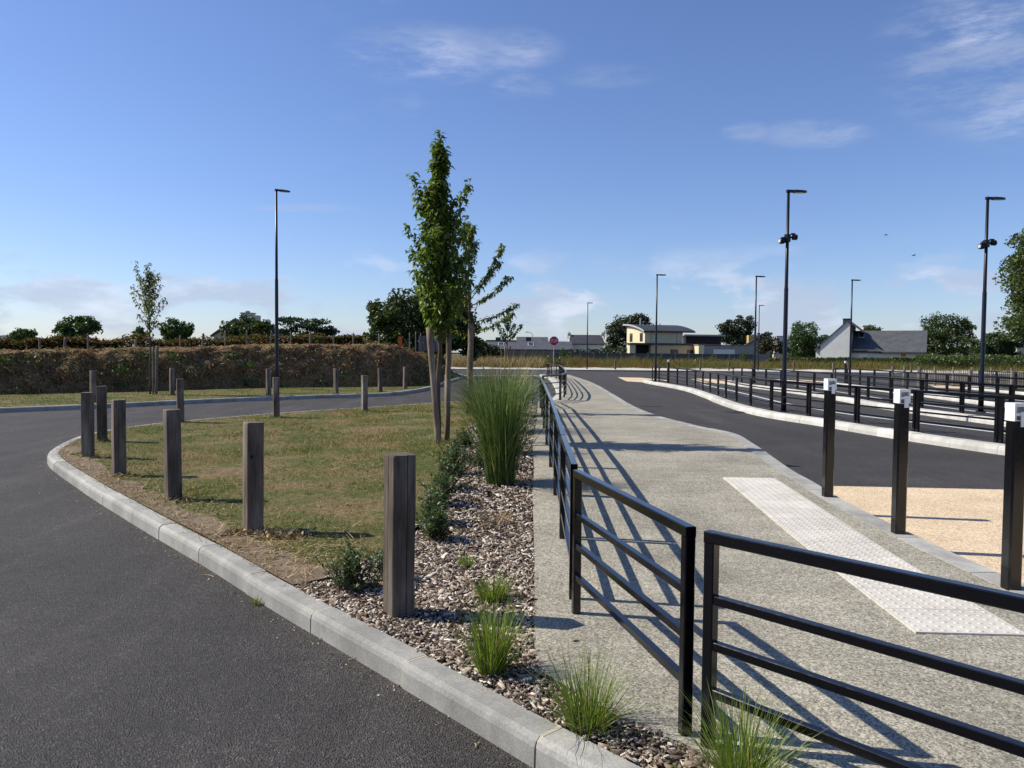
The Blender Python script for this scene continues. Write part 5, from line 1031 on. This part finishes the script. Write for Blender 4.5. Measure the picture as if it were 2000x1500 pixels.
# houses behind the bank
b = Bld('chimneyed_house', 424, 66, -.2, 'house with dark slate roof and a big pale double chimney behind the bank trees'); zr = b.z(628, 450); ze = b.z(655, 450)
b.prism_v('wall', 'chimney_cream', [(-.3, 0), (3.0, 0), (3.0, ze), (1.4, b.z(636, 440)), (-.3, ze)], 0, 5); b.prism_v('roof', 'slate_dark', [(-.5, b.z(658, 424)), (1.7, zr), (4.0, b.z(655, 450)), (4.0, b.z(652, 450)), (1.7, zr + .2), (-.5, b.z(655, 424))], -.25, 5.2)
b.box('chimney', 'chimney_cream', b.u(458), b.u(475), 1, 2, zr - 1.2, b.z(611, 465)); b.box('chimney', 'chimney_cream', b.u(475) + .02, b.u(487), 1.1, 1.9, zr - 1.2, b.z(615, 480)); b.box('chimney_cap', 'concrete_old', b.u(457), b.u(476), .92, 2.08, b.z(611, 465), b.z(609.5, 465)); b.box('chimney_pot', 'concrete_old', b.u(464), b.u(469), 1.3, 1.6, b.z(609.5, 465), b.z(606, 465))
b = Bld('slate_building', -30, 75, 0., 'dark slate roof corner above the ferns at the far end of the bank'); b.gable(0, b.u(18), 0, 6, b.z(664, 0), b.z(657, 0), 'grey_wall', 'slate_dark'); b.box('chimney', 'slate_dark', b.u(0), b.u(9), 2, 3, b.z(660, 0), b.z(652, 0))

# ------------------------------------------------------------------ fences
def panel_fence(px0, px1, Y, top, pw, m, pm, label):
    a = AT(px0, top, Y); c = AT(px1, top, Y); n_ = max(1, int((c[0] - a[0]) / pw)); root = empty('panel_fence', (a[0], Y, .1)); tag(root, label, 'fence'); w = (c[0] - a[0]) / n_; h = a[2] - .1
    for i in range(n_):
        mb = MB(); mb.box(((i + .5) * w, 0, h / 2), (w - .10, .05, h)); mb.build('panel', m, root)
    for i in range(n_ + 1): mb = MB(); mb.box((i * w, 0, h / 2 + .03), (.09, .09, h + .06)); mb.build('post', pm, root)
panel_fence(1080, 1478, 95, 688.5, 1.62, 'fence_slate', 'concrete_old', 'dark grey panel fence with pale posts in front of the cream house')
panel_fence(985, 1078, 95, 684.5, .52, 'fence_tan', 'grey_stake', 'tan boarded fence with close pale posts below the long slate roof')
# chestnut paling at the right
a = AT(1792, 752, 46); c = AT(2060, 752, 40); root = empty('paling_fence', (a[0], a[1], .05)); tag(root, 'low chestnut paling fence with rough posts behind the bus islands', 'fence'); d = c - a; L_ = np.linalg.norm(d[:2]); u = d[:2] / L_; mb = MB()
for i in range(int(L_ / .10)):
    x, y = u * i * .10; hh = .92 + random.uniform(-.08, .05); mb.bar((x, y, .0), (x + random.uniform(-.02, .02), y, hh), .048, .03)
tag(mb.build('pales', 'grey_stake', root), kind='stuff')
for i in range(8):
    x, y = u * L_ * i / 7; mb = MB(); mb.tube([(x, y, -.1), (x + random.uniform(-.04, .04), y, 1.08)], [.06, .055], 8); mb.build('post', 'grey_stake', root)
for i in (0, 6): x, y = u * (L_ * i / 7 + .1); mb = MB(); mb.tube([(x, y, .9), (x + u[0] * .9, y + u[1] * .9 - .05, .05)], [.05, .05], 7); mb.build('brace', 'grey_stake', root)
for k, (px, py) in enumerate(((1742, 745), (1765, 745), (1795, 748), (1893, 760), (1975, 765))):
    p = G(px, py + 8, .1); mb = MB(); mb.tube([(0, 0, -.1), (.02, 0, 1.1)], [.075, .07], 8); o = mb.build('timber_post', 'grey_stake'); o.location = (p[0], p[1], .05); tag(o, 'rough timber post before the paling fence, %s along from its braced end' % ORD[k], 'post', 'timber posts by the paling fence')
struct(sheet('grass_patch', [(25.5, 34), (40, 27), (60, 27), (60, 44), (27.5, 44)], const(.05), 'dry_ground', 3.))
# orange barrier and grey pallets behind the bank
p = AT(782, 662, 40); mb = MB(); mb.box((0, 0, .3), (.16, .1, .6)); mb.box((0, 0, .62), (.24, .14, .08)); o = mb.build('barrier_post', 'orange_barrier'); o.location = (p[0], 40, 1.85); tag(o, 'small orange marker behind the crest of the bank', 'marker')
for k in range(2):
    p = AT(828 + 16 * k, 668, 41); r__ = empty('pallet', (p[0], 41, 1.75)); tag(r__, 'grey slatted pallet on edge behind the bank end, %s the orange marker' % ('next to', 'farther from')[k], 'pallet', 'pallets behind the bank')
    for i in range(5): mb = MB(); mb.box((-.24 + i * .12, 0, .42), (.09, .02, .84)); mb.build('slat', 'grey_stake', r__)
    for z_ in (.15, .7): mb = MB(); mb.box((0, .035, z_), (.6, .045, .08)); mb.build('cross_bar', 'grey_stake', r__)
# old street light beyond the slate building
p = AT(1040, 680, 125); r__ = empty('street_light', (p[0], 125, 0)); z1 = float(AT(1040, 650, 125)[2]); mb = MB(); mb.tube([(0, 0, -.1), (0, 0, z1 - .3), (-.3, 0, z1), (-.75, 0, z1 + .12)], [.07, .05, .045, .04], 7); mb.build('pole', 'galvanised', r__); mb = MB(); mb.tube([(-.7, 0, z1 + .1), (-1.1, 0, z1 + .16), (-1.25, 0, z1 + .15)], [.08, .12, .04], 8); mb.build('lamp_head', 'white_plastic', r__); tag(r__, 'old grey street light with a curved arm above the slate roofs', 'street light')
# birds
for (px, py, a) in ((1731, 459, .05), (1785, 499, -.35)):
    p = AT(px, py, 70); mb = MB(); r_ = .3
    mb.tube([(-.02, -.16, 0), (0, -.05, .01), (0, .1, .01), (0, .2, .0)], [.015, .04, .035, .008], 6)
    for s in (-1, 1): mb.add([(0, .06, .02), (s * .2, .08, .06), (s * .42, -.02, .03), (s * .2, -.04, .05), (0, -.05, .02)], [(0, 1, 3, 4), (1, 2, 3)])
    o = mb.build('bird', 'bird_dark'); o.location = tuple(p); o.rotation_euler = (.1, a, .6); tag(o, 'small dark bird gliding with spread wings in the blue sky', 'bird', 'birds in the sky')
